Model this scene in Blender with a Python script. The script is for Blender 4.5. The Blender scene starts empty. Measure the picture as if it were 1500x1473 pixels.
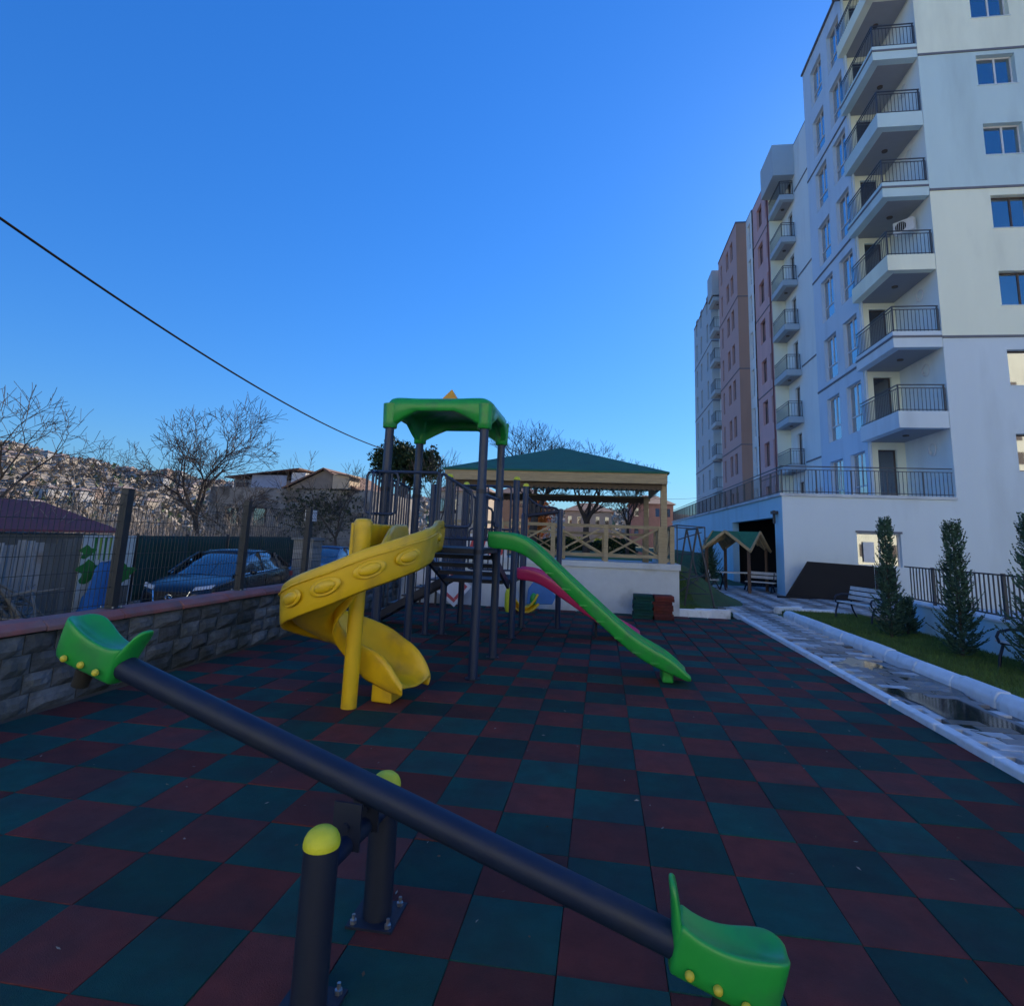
import bpy, bmesh, math, random
from mathutils import Vector, Matrix
random.seed(7)
SC = bpy.context.scene
COL = SC.collection
R = math.radians

# ------------------------------------------------------------------ camera, sky, sun, exposure
cam_d = bpy.data.cameras.new('camera'); cam = bpy.data.objects.new('camera', cam_d); COL.objects.link(cam)
PIT, ROL, YAW = R(9.45), R(2.13), R(8.34)
fw = Vector((0, math.cos(PIT), math.sin(PIT))); up = Vector((0, -math.sin(PIT), math.cos(PIT))); rt = Vector((1, 0, 0))
rt, up = math.cos(ROL)*rt + math.sin(ROL)*up, -math.sin(ROL)*rt + math.cos(ROL)*up
rz = Matrix.Rotation(YAW, 3, 'Z'); rt, up, fw = rz @ rt, rz @ up, rz @ fw
m3 = Matrix((rt, up, -fw)).transposed()
cam.matrix_world = Matrix.Translation((0, 0, 1.952)) @ m3.to_4x4()
cam_d.sensor_width = 36.0; cam_d.lens = 36*841/1500; cam_d.shift_x = -0.008; cam_d.shift_y = -0.0603
cam_d.clip_start = 0.05; cam_d.clip_end = 4000
SC.camera = cam

SUN_DIR = Vector((0.50, 0.866, 0.0)).normalized(); SUN_EL = R(27)
world = bpy.data.worlds.new('World'); SC.world = world; world.use_nodes = True
wn = world.node_tree.nodes; wl = world.node_tree.links
sky = wn.new('ShaderNodeTexSky'); sky.sky_type = 'NISHITA'; sky.sun_disc = False
sky.sun_elevation = SUN_EL; sky.sun_rotation = math.atan2(SUN_DIR.x, SUN_DIR.y)
sky.altitude = 100; sky.air_density = 1.6; sky.dust_density = 0.3; sky.ozone_density = 6.0
# the photograph's cool white balance and compressed tones, applied evenly to the whole sky
gam = wn.new('ShaderNodeGamma'); gam.inputs['Gamma'].default_value = 0.7
hsv = wn.new('ShaderNodeHueSaturation'); hsv.inputs['Saturation'].default_value = 1.4
tint = wn.new('ShaderNodeMix'); tint.data_type = 'RGBA'; tint.blend_type = 'MULTIPLY'; tint.inputs['Factor'].default_value = 1.0
tint.inputs['B'].default_value = (0.290, 0.560, 1.0, 1)
wl.new(sky.outputs[0], gam.inputs['Color']); wl.new(gam.outputs[0], hsv.inputs['Color']); wl.new(hsv.outputs[0], tint.inputs['A'])
wl.new(tint.outputs['Result'], wn['Background'].inputs['Color'])
wn['Background'].inputs['Strength'].default_value = 0.097
sun_d = bpy.data.lights.new('sun', 'SUN'); sun = bpy.data.objects.new('sun', sun_d); COL.objects.link(sun)
sun_d.energy = 2.2; sun_d.angle = R(0.5); sun_d.color = (1.0, 0.86, 0.68)
sdir = Vector((SUN_DIR.x*math.cos(SUN_EL), SUN_DIR.y*math.cos(SUN_EL), math.sin(SUN_EL)))
sun.rotation_euler = sdir.to_track_quat('Z', 'Y').to_euler(); sun.location = (40, 70, 60)
SC.view_settings.view_transform = 'Standard'; SC.view_settings.look = 'None'
SC.view_settings.exposure = 1.6; SC.view_settings.gamma = 1.0; SC.view_settings.use_curve_mapping = False

# ------------------------------------------------------------------ helpers
class MB:
    def __init__(s): s.v = []; s.f = []; s.m = []
    def add(s, vs, fs, mi=0):
        o = len(s.v); s.v += [tuple(p) for p in vs]; s.f += [tuple(i+o for i in f) for f in fs]; s.m += [mi]*len(fs)
    def quad(s, a, b, c, d, mi=0): s.add((a, b, c, d), ((0, 1, 2, 3),), mi)
    def box(s, x0, x1, y0, y1, z0, z1, mi=0):
        s.add([(x0,y0,z0),(x1,y0,z0),(x1,y1,z0),(x0,y1,z0),(x0,y0,z1),(x1,y0,z1),(x1,y1,z1),(x0,y1,z1)],
              [(0,3,2,1),(4,5,6,7),(0,1,5,4),(1,2,6,5),(2,3,7,6),(3,0,4,7)], mi)
    def bar(s, p, q, w, h=None, mi=0, upv=(0,0,1)):
        p, q = Vector(p), Vector(q); h = h or w; d = (q-p).normalized(); u = Vector(upv)
        if abs(d.dot(u)) > .98: u = Vector((0,1,0))
        a = d.cross(u).normalized()*w/2; b = a.cross(d).normalized()*h/2
        vs = [p-a-b, p+a-b, p+a+b, p-a+b, q-a-b, q+a-b, q+a+b, q-a+b]
        s.add(vs, [(0,3,2,1),(4,5,6,7),(0,1,5,4),(1,2,6,5),(2,3,7,6),(3,0,4,7)], mi)
    def tube(s, pts, rad, n=8, mi=0, cap=True):
        pts = [Vector(p) for p in pts]; k = len(pts)
        rad = rad if isinstance(rad, (list, tuple)) else [rad]*k
        vs = []; fs = []; ref = None
        for i, p in enumerate(pts):
            d = (pts[min(i+1, k-1)]-pts[max(i-1, 0)]).normalized()
            if ref is None:
                ref = Vector((0,0,1)) if abs(d.z) < .9 else Vector((0,1,0))
            a = d.cross(ref)
            if a.length < 1e-5: a = d.orthogonal()
            a.normalize(); b = a.cross(d).normalized(); ref = b
            for j in range(n):
                t = 2*math.pi*j/n; vs.append(p+(a*math.cos(t)+b*math.sin(t))*rad[i])
        for i in range(k-1):
            for j in range(n):
                fs.append((i*n+j, i*n+(j+1) % n, (i+1)*n+(j+1) % n, (i+1)*n+j))
        if cap: fs.append(tuple(range(n))[::-1]); fs.append(tuple((k-1)*n+j for j in range(n)))
        s.add(vs, fs, mi)
    def lathe(s, c, prof, n=16, mi=0):
        vs = []; fs = []
        for r, z in prof:
            for j in range(n):
                t = 2*math.pi*j/n; vs.append((c[0]+r*math.cos(t), c[1]+r*math.sin(t), c[2]+z))
        for i in range(len(prof)-1):
            for j in range(n): fs.append((i*n+j, i*n+(j+1) % n, (i+1)*n+(j+1) % n, (i+1)*n+j))
        fs.append(tuple(range(n))[::-1]); fs.append(tuple((len(prof)-1)*n+j for j in range(n)))
        s.add(vs, fs, mi)
    def grid(s, rows, mi=0, closed=False):
        k = len(rows[0]); vs = [p for r in rows for p in r]; fs = []
        for i in range(len(rows)-1):
            for j in range(k if closed else k-1):
                j2 = (j+1) % k; fs.append((i*k+j, i*k+j2, (i+1)*k+j2, (i+1)*k+j))
        s.add(vs, fs, mi)
    def ball(s, c, rx, ry, rz_, n=10, m=6, mi=0):
        rows = []
        for i in range(m+1):
            t = math.pi*i/m; rows.append([(c[0]+rx*math.sin(t)*math.cos(2*math.pi*j/n), c[1]+ry*math.sin(t)*math.sin(2*math.pi*j/n), c[2]-rz_*math.cos(t)) for j in range(n)])
        s.grid(rows, mi, True)
    def prism(s, poly, a, b, mi=0):
        # poly: list of points, extruded by the vector b-a
        n = len(poly); o = Vector(b)-Vector(a); vs = [Vector(p) for p in poly]+[Vector(p)+o for p in poly]
        s.add(vs, [tuple(range(n))[::-1], tuple(range(n, 2*n))]+[(i, (i+1) % n, n+(i+1) % n, n+i) for i in range(n)], mi)
    def build(s, name, mats, parent=None, org=(0,0,0), smooth=False, fix=True):
        me = bpy.data.meshes.new(name); o = Vector(org)
        me.from_pydata([tuple(Vector(p)-o) for p in s.v], [], s.f)
        for m in (mats if isinstance(mats, (list, tuple)) else [mats]): me.materials.append(m)
        me.polygons.foreach_set('material_index', s.m)
        if smooth: me.polygons.foreach_set('use_smooth', [True]*len(s.f))
        me.update()
        if fix:
            bm = bmesh.new(); bm.from_mesh(me)
            if smooth: bmesh.ops.remove_doubles(bm, verts=bm.verts, dist=1e-5)
            bmesh.ops.recalc_face_normals(bm, faces=bm.faces); bm.to_mesh(me); bm.free()
        ob = bpy.data.objects.new(name, me); COL.objects.link(ob)
        if parent: ob.parent = parent
        else: ob.location = o
        return ob

def smooth_angle(ob, deg=35):
    for p in ob.data.polygons: p.use_smooth = True
    ob.data.set_sharp_from_angle(angle=R(deg)); return ob
def bevel(ob, w, seg=2):
    b = ob.modifiers.new('bevel', 'BEVEL'); b.width = w; b.segments = seg; b.limit_method = 'ANGLE'; return ob
def thing(name, label, cat, loc=(0,0,0), rot=0, group=None):
    o = bpy.data.objects.new(name, None); COL.objects.link(o); o.location = loc; o.rotation_euler = (0,0,rot)
    o.empty_display_size = .2
    o['label'] = label; o['category'] = cat
    if group: o['group'] = group
    return o
def tag(o, label, cat, group=None):
    o['label'] = label; o['category'] = cat
    if group: o['group'] = group
    return o
def struct(o): o['kind'] = 'structure'; return o
def stuff(o): o['kind'] = 'stuff'; return o
def link_copy(src, parent, loc=None, rot=None):
    c = src.copy(); COL.objects.link(c); c.parent = parent
    if loc is not None: c.location = loc
    if rot is not None: c.rotation_euler = rot
    for ch in src.children: link_copy(ch, c)
    return c
def copy_thing(src, loc, rot, label, group=None):
    c = link_copy(src, None, loc, (0,0,rot)); c['label'] = label
    if group: c['group'] = group
    return c

def mat(name, col, rough=.6, var=.12, scale=2.5, bump=0, bscale=40, metal=0, spec=.5, coat=0, objvar=0, isl=0, col2=None, fac2=(.45,.6), sc2=1.0, stretch=(1,1,1)):
    m = bpy.data.materials.new(name); m.use_nodes = True; nt = m.node_tree; N = nt.nodes; L = nt.links
    b = N['Principled BSDF']; b.inputs['Roughness'].default_value = rough; b.inputs['Metallic'].default_value = metal
    b.inputs['Specular IOR Level'].default_value = spec; b.inputs['Coat Weight'].default_value = coat; b.inputs['Coat Roughness'].default_value = .15
    geo = N.new('ShaderNodeNewGeometry'); mp = N.new('ShaderNodeMapping'); mp.inputs['Scale'].default_value = stretch
    L.new(geo.outputs['Position'], mp.inputs['Vector'])
    nz = N.new('ShaderNodeTexNoise'); nz.inputs['Scale'].default_value = scale; nz.inputs['Detail'].default_value = 6; nz.inputs['Roughness'].default_value = .65
    L.new(mp.outputs[0], nz.inputs['Vector'])
    base = None
    if col2 is not None:
        n2 = N.new('ShaderNodeTexNoise'); n2.inputs['Scale'].default_value = sc2; n2.inputs['Detail'].default_value = 7; L.new(mp.outputs[0], n2.inputs['Vector'])
        rp = N.new('ShaderNodeMapRange'); rp.inputs['From Min'].default_value = fac2[0]; rp.inputs['From Max'].default_value = fac2[1]
        L.new(n2.outputs['Fac'], rp.inputs['Value'])
        mx = N.new('ShaderNodeMix'); mx.data_type = 'RGBA'; mx.inputs['A'].default_value = (*col, 1); mx.inputs['B'].default_value = (*col2, 1)
        L.new(rp.outputs[0], mx.inputs['Factor']); base = mx.outputs['Result']
    hs = N.new('ShaderNodeHueSaturation')
    if base: L.new(base, hs.inputs['Color'])
    else: hs.inputs['Color'].default_value = (*col, 1)
    mr = N.new('ShaderNodeMapRange'); mr.inputs['From Min'].default_value = .25; mr.inputs['From Max'].default_value = .75
    mr.inputs['To Min'].default_value = 1-var; mr.inputs['To Max'].default_value = 1+var
    L.new(nz.outputs['Fac'], mr.inputs['Value']); val = mr.outputs[0]
    if objvar or isl:
        oi = N.new('ShaderNodeObjectInfo'); ad = N.new('ShaderNodeMath'); ad.operation = 'ADD'
        L.new(oi.outputs['Random'], ad.inputs[0])
        if isl: L.new(geo.outputs['Random Per Island'], ad.inputs[1])
        else: ad.inputs[1].default_value = 0
        fr = N.new('ShaderNodeMath'); fr.operation = 'FRACT'; L.new(ad.outputs[0], fr.inputs[0])
        m2 = N.new('ShaderNodeMapRange'); k = objvar or isl; m2.inputs['To Min'].default_value = 1-k; m2.inputs['To Max'].default_value = 1+k; L.new(fr.outputs[0], m2.inputs['Value'])
        mu = N.new('ShaderNodeMath'); mu.operation = 'MULTIPLY'; L.new(val, mu.inputs[0]); L.new(m2.outputs[0], mu.inputs[1]); val = mu.outputs[0]
    L.new(val, hs.inputs['Value']); L.new(hs.outputs[0], b.inputs['Base Color'])
    if bump:
        bn = N.new('ShaderNodeTexNoise'); bn.inputs['Scale'].default_value = bscale; bn.inputs['Detail'].default_value = 4; L.new(mp.outputs[0], bn.inputs['Vector'])
        bu = N.new('ShaderNodeBump'); bu.inputs['Strength'].default_value = bump; bu.inputs['Distance'].default_value = .01
        L.new(bn.outputs['Fac'], bu.inputs['Height']); L.new(bu.outputs[0], b.inputs['Normal'])
    rr = N.new('ShaderNodeMapRange'); rr.inputs['To Min'].default_value = max(0, rough-.08); rr.inputs['To Max'].default_value = min(1, rough+.08)
    L.new(nz.outputs['Fac'], rr.inputs['Value']); L.new(rr.outputs[0], b.inputs['Roughness'])
    return m

def glass_mat(name, tint, refl=.3, see=.5):
    m = bpy.data.materials.new(name); m.use_nodes = True; nt = m.node_tree; N = nt.nodes; L = nt.links
    out = N['Material Output']; b = N['Principled BSDF']; b.inputs['Base Color'].default_value = (*tint, 1); b.inputs['Roughness'].default_value = .2
    tr = N.new('ShaderNodeBsdfTransparent'); tr.inputs['Color'].default_value = (.75,.8,.85,1)
    m1 = N.new('ShaderNodeMixShader'); m1.inputs[0].default_value = see; L.new(b.outputs[0], m1.inputs[1]); L.new(tr.outputs[0], m1.inputs[2])
    g = N.new('ShaderNodeBsdfGlossy'); g.inputs['Roughness'].default_value = .02
    fr = N.new('ShaderNodeFresnel'); fr.inputs['IOR'].default_value = 1.6
    ad = N.new('ShaderNodeMath'); ad.operation = 'ADD'; ad.use_clamp = True; L.new(fr.outputs[0], ad.inputs[0]); ad.inputs[1].default_value = refl
    nz = N.new('ShaderNodeTexNoise'); nz.inputs['Scale'].default_value = .8; geo = N.new('ShaderNodeNewGeometry'); L.new(geo.outputs['Position'], nz.inputs['Vector'])
    bu = N.new('ShaderNodeBump'); bu.inputs['Strength'].default_value = .08; L.new(nz.outputs['Fac'], bu.inputs['Height']); L.new(bu.outputs[0], g.inputs['Normal'])
    m2 = N.new('ShaderNodeMixShader'); L.new(ad.outputs[0], m2.inputs[0]); L.new(m1.outputs[0], m2.inputs[1]); L.new(g.outputs[0], m2.inputs[2])
    L.new(m2.outputs[0], out.inputs['Surface']); return m
def lamp_mat(name, col, s):
    m = bpy.data.materials.new(name); m.use_nodes = True; b = m.node_tree.nodes['Principled BSDF']
    b.inputs['Base Color'].default_value = (.8,.8,.8,1); b.inputs['Emission Color'].default_value = (*col, 1); b.inputs['Emission Strength'].default_value = s; return m

# ------------------------------------------------------------------ materials
T_RED = mat('rubber_red', (.150,.036,.032), .88, .25, 6, .8, 190, objvar=.24, isl=.24, spec=.25, col2=(.095,.036,.036), sc2=1.7, fac2=(.42,.62))
T_TEAL = mat('rubber_teal', (.008,.072,.064), .88, .25, 6, .8, 190, objvar=.24, isl=.24, spec=.25, col2=(.014,.052,.052), sc2=1.7, fac2=(.42,.62))
UNDER = mat('playground_base_dark', (.02,.02,.022), .9)
NAVY = mat('powder_coat_navy', (.020,.036,.085), .42, .1, 8, .05, 200, spec=.5)
NAVY_D = mat('powder_coat_dark', (.012,.018,.038), .5, .1, 8)
NAVY_B = mat('beam_navy', (.010,.020,.052), .5, .15, 6, .06, 120, spec=.35, col2=(.018,.026,.05), sc2=5, fac2=(.5,.7))
YEL = mat('plastic_yellow', (.80,.51,.012), .38, .08, 2.5, .06, 60, coat=.12, col2=(.58,.36,.03), sc2=3.5, fac2=(.5,.72))
GRN = mat('plastic_green', (.018,.34,.055), .36, .10, 3, .06, 60, coat=.15, col2=(.035,.25,.075), sc2=5, fac2=(.5,.7))
PNK = mat('plastic_pink', (.52,.03,.13), .36, .07, 1.5, .03, 60, coat=.2)
LIME = mat('cap_lime_yellow', (.66,.66,.03), .5, .1, 8, .3, 70)
BOLTC = mat('bolt_cap_yellow', (.62,.55,.05), .5)
GOLD = mat('finial_orange', (.72,.36,.03), .45)
STEEL = mat('zinc_bolt', (.45,.46,.48), .35, metal=.9)
STONE = mat('split_face_block', (.15,.158,.165), .92, .35, 9, 1.0, 30, objvar=.32, spec=.15, col2=(.075,.085,.085), sc2=2.2, fac2=(.42,.62))
COPING = mat('red_coping_concrete', (.36,.135,.12), .8, .2, 4, .5, 40, objvar=.12, col2=(.28,.15,.14), sc2=3)
MORTAR = mat('mortar_dark', (.12,.12,.12), .95)
POSTM = mat('fence_post_anthracite', (.035,.038,.042), .5)
WIRE = mat('fence_wire', (.03,.035,.035), .5)
CABLE = mat('cable_black', (.006,.006,.007), .9, spec=.1)
CONC = mat('concrete_white_stained', (.58,.63,.67), .9, .12, 1.2, .3, 20, col2=(.34,.355,.36), fac2=(.54,.70), sc2=.8)
KERB = mat('kerb_stone', (.78,.83,.87), .75, .1, 5, .3, 40, objvar=.07, col2=(.50,.52,.54), fac2=(.58,.8), sc2=6)
PAV_L = mat('paver_light', (.56,.58,.60), .5, .2, 4, .2, 50, objvar=.12, isl=.12, col2=(.28,.28,.29), fac2=(.5,.7), sc2=2.5)
PAV_D = mat('paver_dark', (.22,.22,.23), .35, .2, 4, .35, 60, objvar=.2, isl=.2)
PAV_B = mat('paver_brown', (.15,.135,.12), .3, .3, 6, .5, 60, objvar=.2, isl=.2)
WET = mat('path_base_wet', (.06,.06,.062), .25, .3, 2, .2, 30)
WATER = mat('puddle_water', (.03,.03,.03), .08, .05, 2, spec=.8)
SOIL = mat('soil', (.06,.05,.035), .95, .3, 5, .6, 20)
GRASS_B = mat('lawn_base', (.055,.10,.025), .9, .3, 3, .6, 60, col2=(.075,.085,.025), sc2=1.2)
GRASS = mat('grass_blade', (.10,.175,.035), .7, .35, 3, isl=.35)
LAWN = mat('far_lawn', (.10,.15,.025), .95, .3, .6, .5, 20, col2=(.13,.12,.05), sc2=.25)
DIRT = mat('ground_dirt', (.26,.24,.20), .95, .3, .3, .4, 5)
LANE = mat('lane_asphalt', (.07,.07,.07), .9, .25, 1.5, .4, 60)
GREY_W = mat('render_grey', (.58,.73,.74), .85, .05, .35, .12, 60, spec=.25, col2=(0.487, 0.613, 0.622), fac2=(.50,.78), sc2=.9, stretch=(1,1,.22))
CREAM_W = mat('render_cream', (.90,.92,.74), .85, .05, .35, .12, 60, spec=.25, col2=(0.756, 0.773, 0.622), fac2=(.50,.78), sc2=.9, stretch=(1,1,.22))
SKYGREY_W = mat('render_skylit_grey', (.60,.72,.82), .85, .05, .35, .12, 60, spec=.25, col2=(0.504, 0.605, 0.689), fac2=(.50,.78), sc2=.9, stretch=(1,1,.22))  # light grey render with the sky's blue put into its colour
BASE_W = mat('render_base_lavender', (.68,.77,.82), .85, .05, .35, .12, 60, spec=.25, col2=(0.571, 0.647, 0.689), fac2=(.50,.78), sc2=.9, stretch=(1,1,.22))
BLUE_W = mat('render_pale_blue', (.50,.76,.90), .85, .05, .35, .12, 60, spec=.25, col2=(0.42, 0.638, 0.756), fac2=(.50,.78), sc2=.9, stretch=(1,1,.22))
WHITE_W = mat('render_white', (.82,.88,.86), .85, .05, .35, .12, 60, spec=.25, col2=(0.689, 0.739, 0.722), fac2=(.50,.78), sc2=.9, stretch=(1,1,.22))
PINK_W = mat('render_pink', (.66,.42,.41), .85, .05, .35, .12, 60, spec=.25, col2=(0.554, 0.353, 0.344), fac2=(.50,.78), sc2=.9, stretch=(1,1,.22))
BROWN_W = mat('render_brown', (.46,.29,.22), .85, .05, .35, .12, 60, spec=.25, col2=(0.386, 0.244, 0.185), fac2=(.50,.78), sc2=.9, stretch=(1,1,.22))
STRING = mat('string_course_dark', (.16,.17,.20), .8)
RAIL = mat('railing_dark', (.045,.05,.06), .5)
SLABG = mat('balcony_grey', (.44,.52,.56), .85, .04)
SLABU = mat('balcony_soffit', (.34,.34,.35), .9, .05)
FRAME_B = mat('window_frame_brown', (.07,.05,.045), .5)
FRAME_W = mat('window_frame_white', (.70,.70,.70), .45)
GLASS = glass_mat('glass_window', (.03,.035,.045), .42, .5)
GLASS_D = glass_mat('glass_dark', (.025,.03,.04), .22, .1)
ROOM = mat('room_wall', (.50,.47,.42), .9)
CURT = mat('curtain_cream', (.62,.58,.46), .9, .15, 3, stretch=(14,14,1))
LAMP = lamp_mat('ceiling_lamp_lit', (1,.95,.85), 14)
ACW = mat('ac_white', (.72,.72,.72), .5)
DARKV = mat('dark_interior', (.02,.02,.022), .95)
BROWN_S = mat('hoarding_dark_brown', (.006,.0065,.010), .8, .15, 3)
PLANK = mat('pergola_timber', (.38,.30,.18), .75, .25, 3, .3, 30, objvar=.1, stretch=(1,1,8))
TIMBER = mat('light_timber', (.46,.33,.17), .75, .2, 5, .3, 30, objvar=.1)
BENCHW = mat('bench_slat', (.62,.62,.61), .7, .2, 6, .2, 40, objvar=.12)
SHINGLE = mat('roof_green', (.020,.125,.085), .85, .2, 2, .5, 25)
SHINGLE2 = mat('gazebo_roof_green', (.03,.16,.08), .85, .2, 4, .5, 25)
BARK = mat('bark', (.065,.052,.045), .95, .3, 6, .6, 30)
TWIG = mat('twig', (.055,.046,.042), .95, .25, 6)
TWIG2 = mat('thicket_twig', (.34,.28,.22), .95, .35, 1.5, isl=.3)
LEAF_C = mat('conifer_leaf', (.050,.105,.072), .75, .35, 3, isl=.4, spec=.3)
LEAF_R = mat('evergreen_leaf', (.022,.048,.018), .75, .4, 1.5, isl=.4, spec=.3)
IVY = mat('ivy_leaf', (.035,.05,.025), .8, .4, 1.5, isl=.4)
TIN = mat('tin_sheet', (.30,.31,.32), .55, .25, 2, .2, 12, metal=.2, objvar=.25, col2=(.22,.15,.10), fac2=(.58,.75), sc2=1.5)
WOODG = mat('weathered_plank', (.17,.16,.14), .85, .3, 4, .4, 30, objvar=.3, stretch=(1,1,.15))
REDROOF = mat('red_roof_sheet', (.20,.045,.04), .75, .2, 1.2, .2, 8)
NET = mat('green_shade_net', (.008,.045,.040), .9, .2, 1.2, .3, 60)
TARP_B = mat('tarp_blue', (.03,.16,.42), .5, .2, 3, .4, 6)
BAN_W = mat('banner_white', (.55,.58,.55), .7, .15, 5)
BAN_G = mat('banner_green', (.03,.20,.03), .7, .2, 5)
BAN_L = mat('banner_lime', (.25,.38,.05), .7, .2, 5)
CARP = mat('car_paint_navy', (.004,.006,.013), .28, .03, 2, metal=.2, coat=.6)
CARP2 = mat('car_paint_blue', (.02,.05,.14), .25, .03, 2, metal=.3, coat=1.0)
CARG = glass_mat('car_glass', (.012,.014,.018), .12, .05)
CHROME = mat('chrome', (.65,.66,.68), .15, metal=1)
TYRE = mat('tyre', (.015,.015,.016), .85)
HLAMP = mat('headlamp', (.55,.57,.6), .12, coat=1)
PLATE = mat('number_plate', (.65,.65,.65), .5)
HOUSE_W = mat('house_wall_grey', (.30,.295,.29), .9, .2, 1.2, .6, 8, col2=(.16,.15,.145), sc2=1.6)
HOUSE_C = mat('house_wall_cream', (.52,.42,.31), .9, .12, 2)
HOUSE_L = mat('house_wall_white', (.70,.68,.64), .9, .1, 2)
TILE_R = mat('clay_roof', (.20,.12,.09), .9, .25, 3, .6, 15)
WOOD_F = mat('far_woods', (.36,.31,.245), .95, .3, .3, isl=.35)  # kept near the hill's tone, haze put into the colour
WOOD_G = mat('far_evergreen', (.16,.20,.10), .95, .3, .3, isl=.35)
BRICK_F = mat('far_brick', (.36,.17,.13), .9, .2, 1)
HILLM = mat('hill_scrub', (.27,.235,.18), .95, .35, .12, 1.0, .5, col2=(.28,.24,.18), sc2=.05)
BLOCKP = mat('pillar_block', (.30,.30,.29), .9, .2, 4, .6, 20, objvar=.15)
SIGN_W = mat('sign_white', (.66,.66,.68), .6); SIGN_R = mat('sign_red', (.50,.07,.08), .6); SIGN_B = mat('sign_blue', (.10,.20,.45), .6)
TBLUE = mat('toy_blue', (.02,.16,.50), .4, coat=.2); PAPER = mat('paper_white', (.72,.73,.76), .8)

# ------------------------------------------------------------------ ground, hills and base sheets
g = MB(); g.quad((-2500,-2500,-.52),(2500,-2500,-.52),(2500,2500,-.52),(-2500,2500,-.52)); struct(g.build('ground', DIRT))
g = MB(); g.box(-5.72,3.66,.2,16.44,-.5,-.016); floor = struct(g.build('playground_floor', UNDER))
g = MB(); g.box(-14,-6.02,-4,30,-.5,-.40); struct(g.build('lane', LANE))
g = MB(); g.box(3.66,14,.2,34,-.5,-.04); path = struct(g.build('path', WET))
g = MB(); g.box(5.355,7.6,.2,18.9,-.03,.055); struct(g.build('garden_bed', GRASS_B))
# raised land behind the playground and the grassy slope up the podium wall
def terr(name, xs, ys, fz, m):
    b = MB(); b.grid([[(x, y, fz(x, y)) for x in xs] for y in ys]); return struct(b.build(name, m, smooth=True))
fr = lambda a, b, n: [a+(b-a)*i/n for i in range(n+1)]
terr('raised_lawn', fr(-6,2.3,8), fr(23.2,70,30), lambda x, y: 1.15+.06*math.sin(x*1.3+y*.4), LAWN)
def slope_z(x, y):
    sm = lambda t: (lambda t: t*t*(3-2*t))(max(0, min(1, t)))
    return -.03 + 1.35*sm((y-19.2)/3.0)*(1-sm((x-2.4)/2.7)) + 1.3*sm((y-36)/8)*sm((x-2.4)/2.7)
terr('grass_slope', fr(2.31,7.28,20), fr(17.3,70,60), slope_z, GRASS_B)
def hill_z(x, y):
    d = math.hypot(x, y); a = math.degrees(math.atan2(-x, y))
    top = 18.5 + 9*max(0, min(1, (a-37)/13)) - 4*max(0, min(1, (28-a)/20))
    t = max(0, min(1, (d-110)/190)); return -.6 + (top+.6)*t*t*(3-2*t)*(1 if d < 300 else 1) + 1.2*math.sin(x*.07)*t + .8*math.sin(x*.19+y*.1)*t
hb = MB(); rows = []
for i in range(26):
    d = 100+ i*14; rows.append([(-d*math.sin(R(a)), d*math.cos(R(a)), hill_z(-d*math.sin(R(a)), d*math.cos(R(a)))) for a in fr(-40, 95, 120)])
hb.grid(rows); struct(hb.build('hills', HILLM, smooth=True))
# far houses and bare woods on the hillside, one mass each; haze is put into their low-contrast colours
rnd = random.Random(3)
tb = MB(); wb = MB()
for i in range(330):
    a = rnd.uniform(0, 75); d = rnd.uniform(150, 330)
    x, y = -d*math.sin(R(a)), d*math.cos(R(a)); z = hill_z(x, y)
    w, l, h = rnd.uniform(2,4.2), rnd.uniform(2,4.2), rnd.uniform(1.4,3.2)
    tb.box(x-w/2, x+w/2, y-l/2, y+l/2, z-2, z+h, rnd.choice((0,0,1,1,2)))
    tb.add([(x-w/2-.3,y-l/2-.3,z+h),(x+w/2+.3,y-l/2-.3,z+h),(x+w/2+.3,y+l/2+.3,z+h),(x-w/2-.3,y+l/2+.3,z+h),(x,y,z+h+.8)], [(0,1,4),(1,2,4),(2,3,4),(3,0,4)], 3)
    if rnd.random() < .8:
        for k in range(2):
            wx = x-w/4+k*w/2; tb.box(wx-.5, wx+.5, y-l/2-.05, y-l/2+.1, z+h*.45, z+h*.75, 4)
stuff(tb.build('hillside_town', [mat('far_house_pale', (.46,.45,.43), .9), mat('far_house_tan', (.42,.36,.28), .9), mat('far_house_brick', (.30,.22,.18), .9), mat('far_roof_dull', (.30,.23,.19), .9), FRAME_B], fix=False))
for i in range(9000):
    a = rnd.uniform(-5, 80); d = rnd.uniform(105, 330); x, y = -d*math.sin(R(a)), d*math.cos(R(a)); z = hill_z(x, y)
    h = rnd.uniform(1.2, 3.4)
    mi = 0 if rnd.random() < .9 else 1
    for k in range(5):
        q = rnd.uniform(0, 6.28); rr = rnd.uniform(.4, 1.2); zz = z+h*rnd.uniform(.3, 1)
        wb.add([(x+rr*math.cos(q), y+rr*math.sin(q), zz-rnd.uniform(.3,.9)), (x+rr*math.cos(q+2), y+rr*math.sin(q+2), zz-.5), (x+.5*math.cos(q+4), y+.5*math.sin(q+4), zz+rnd.uniform(.3,.9))], [(0,1,2)], mi)
stuff(wb.build('hillside_woods', [WOOD_F, WOOD_G], fix=False))

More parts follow.
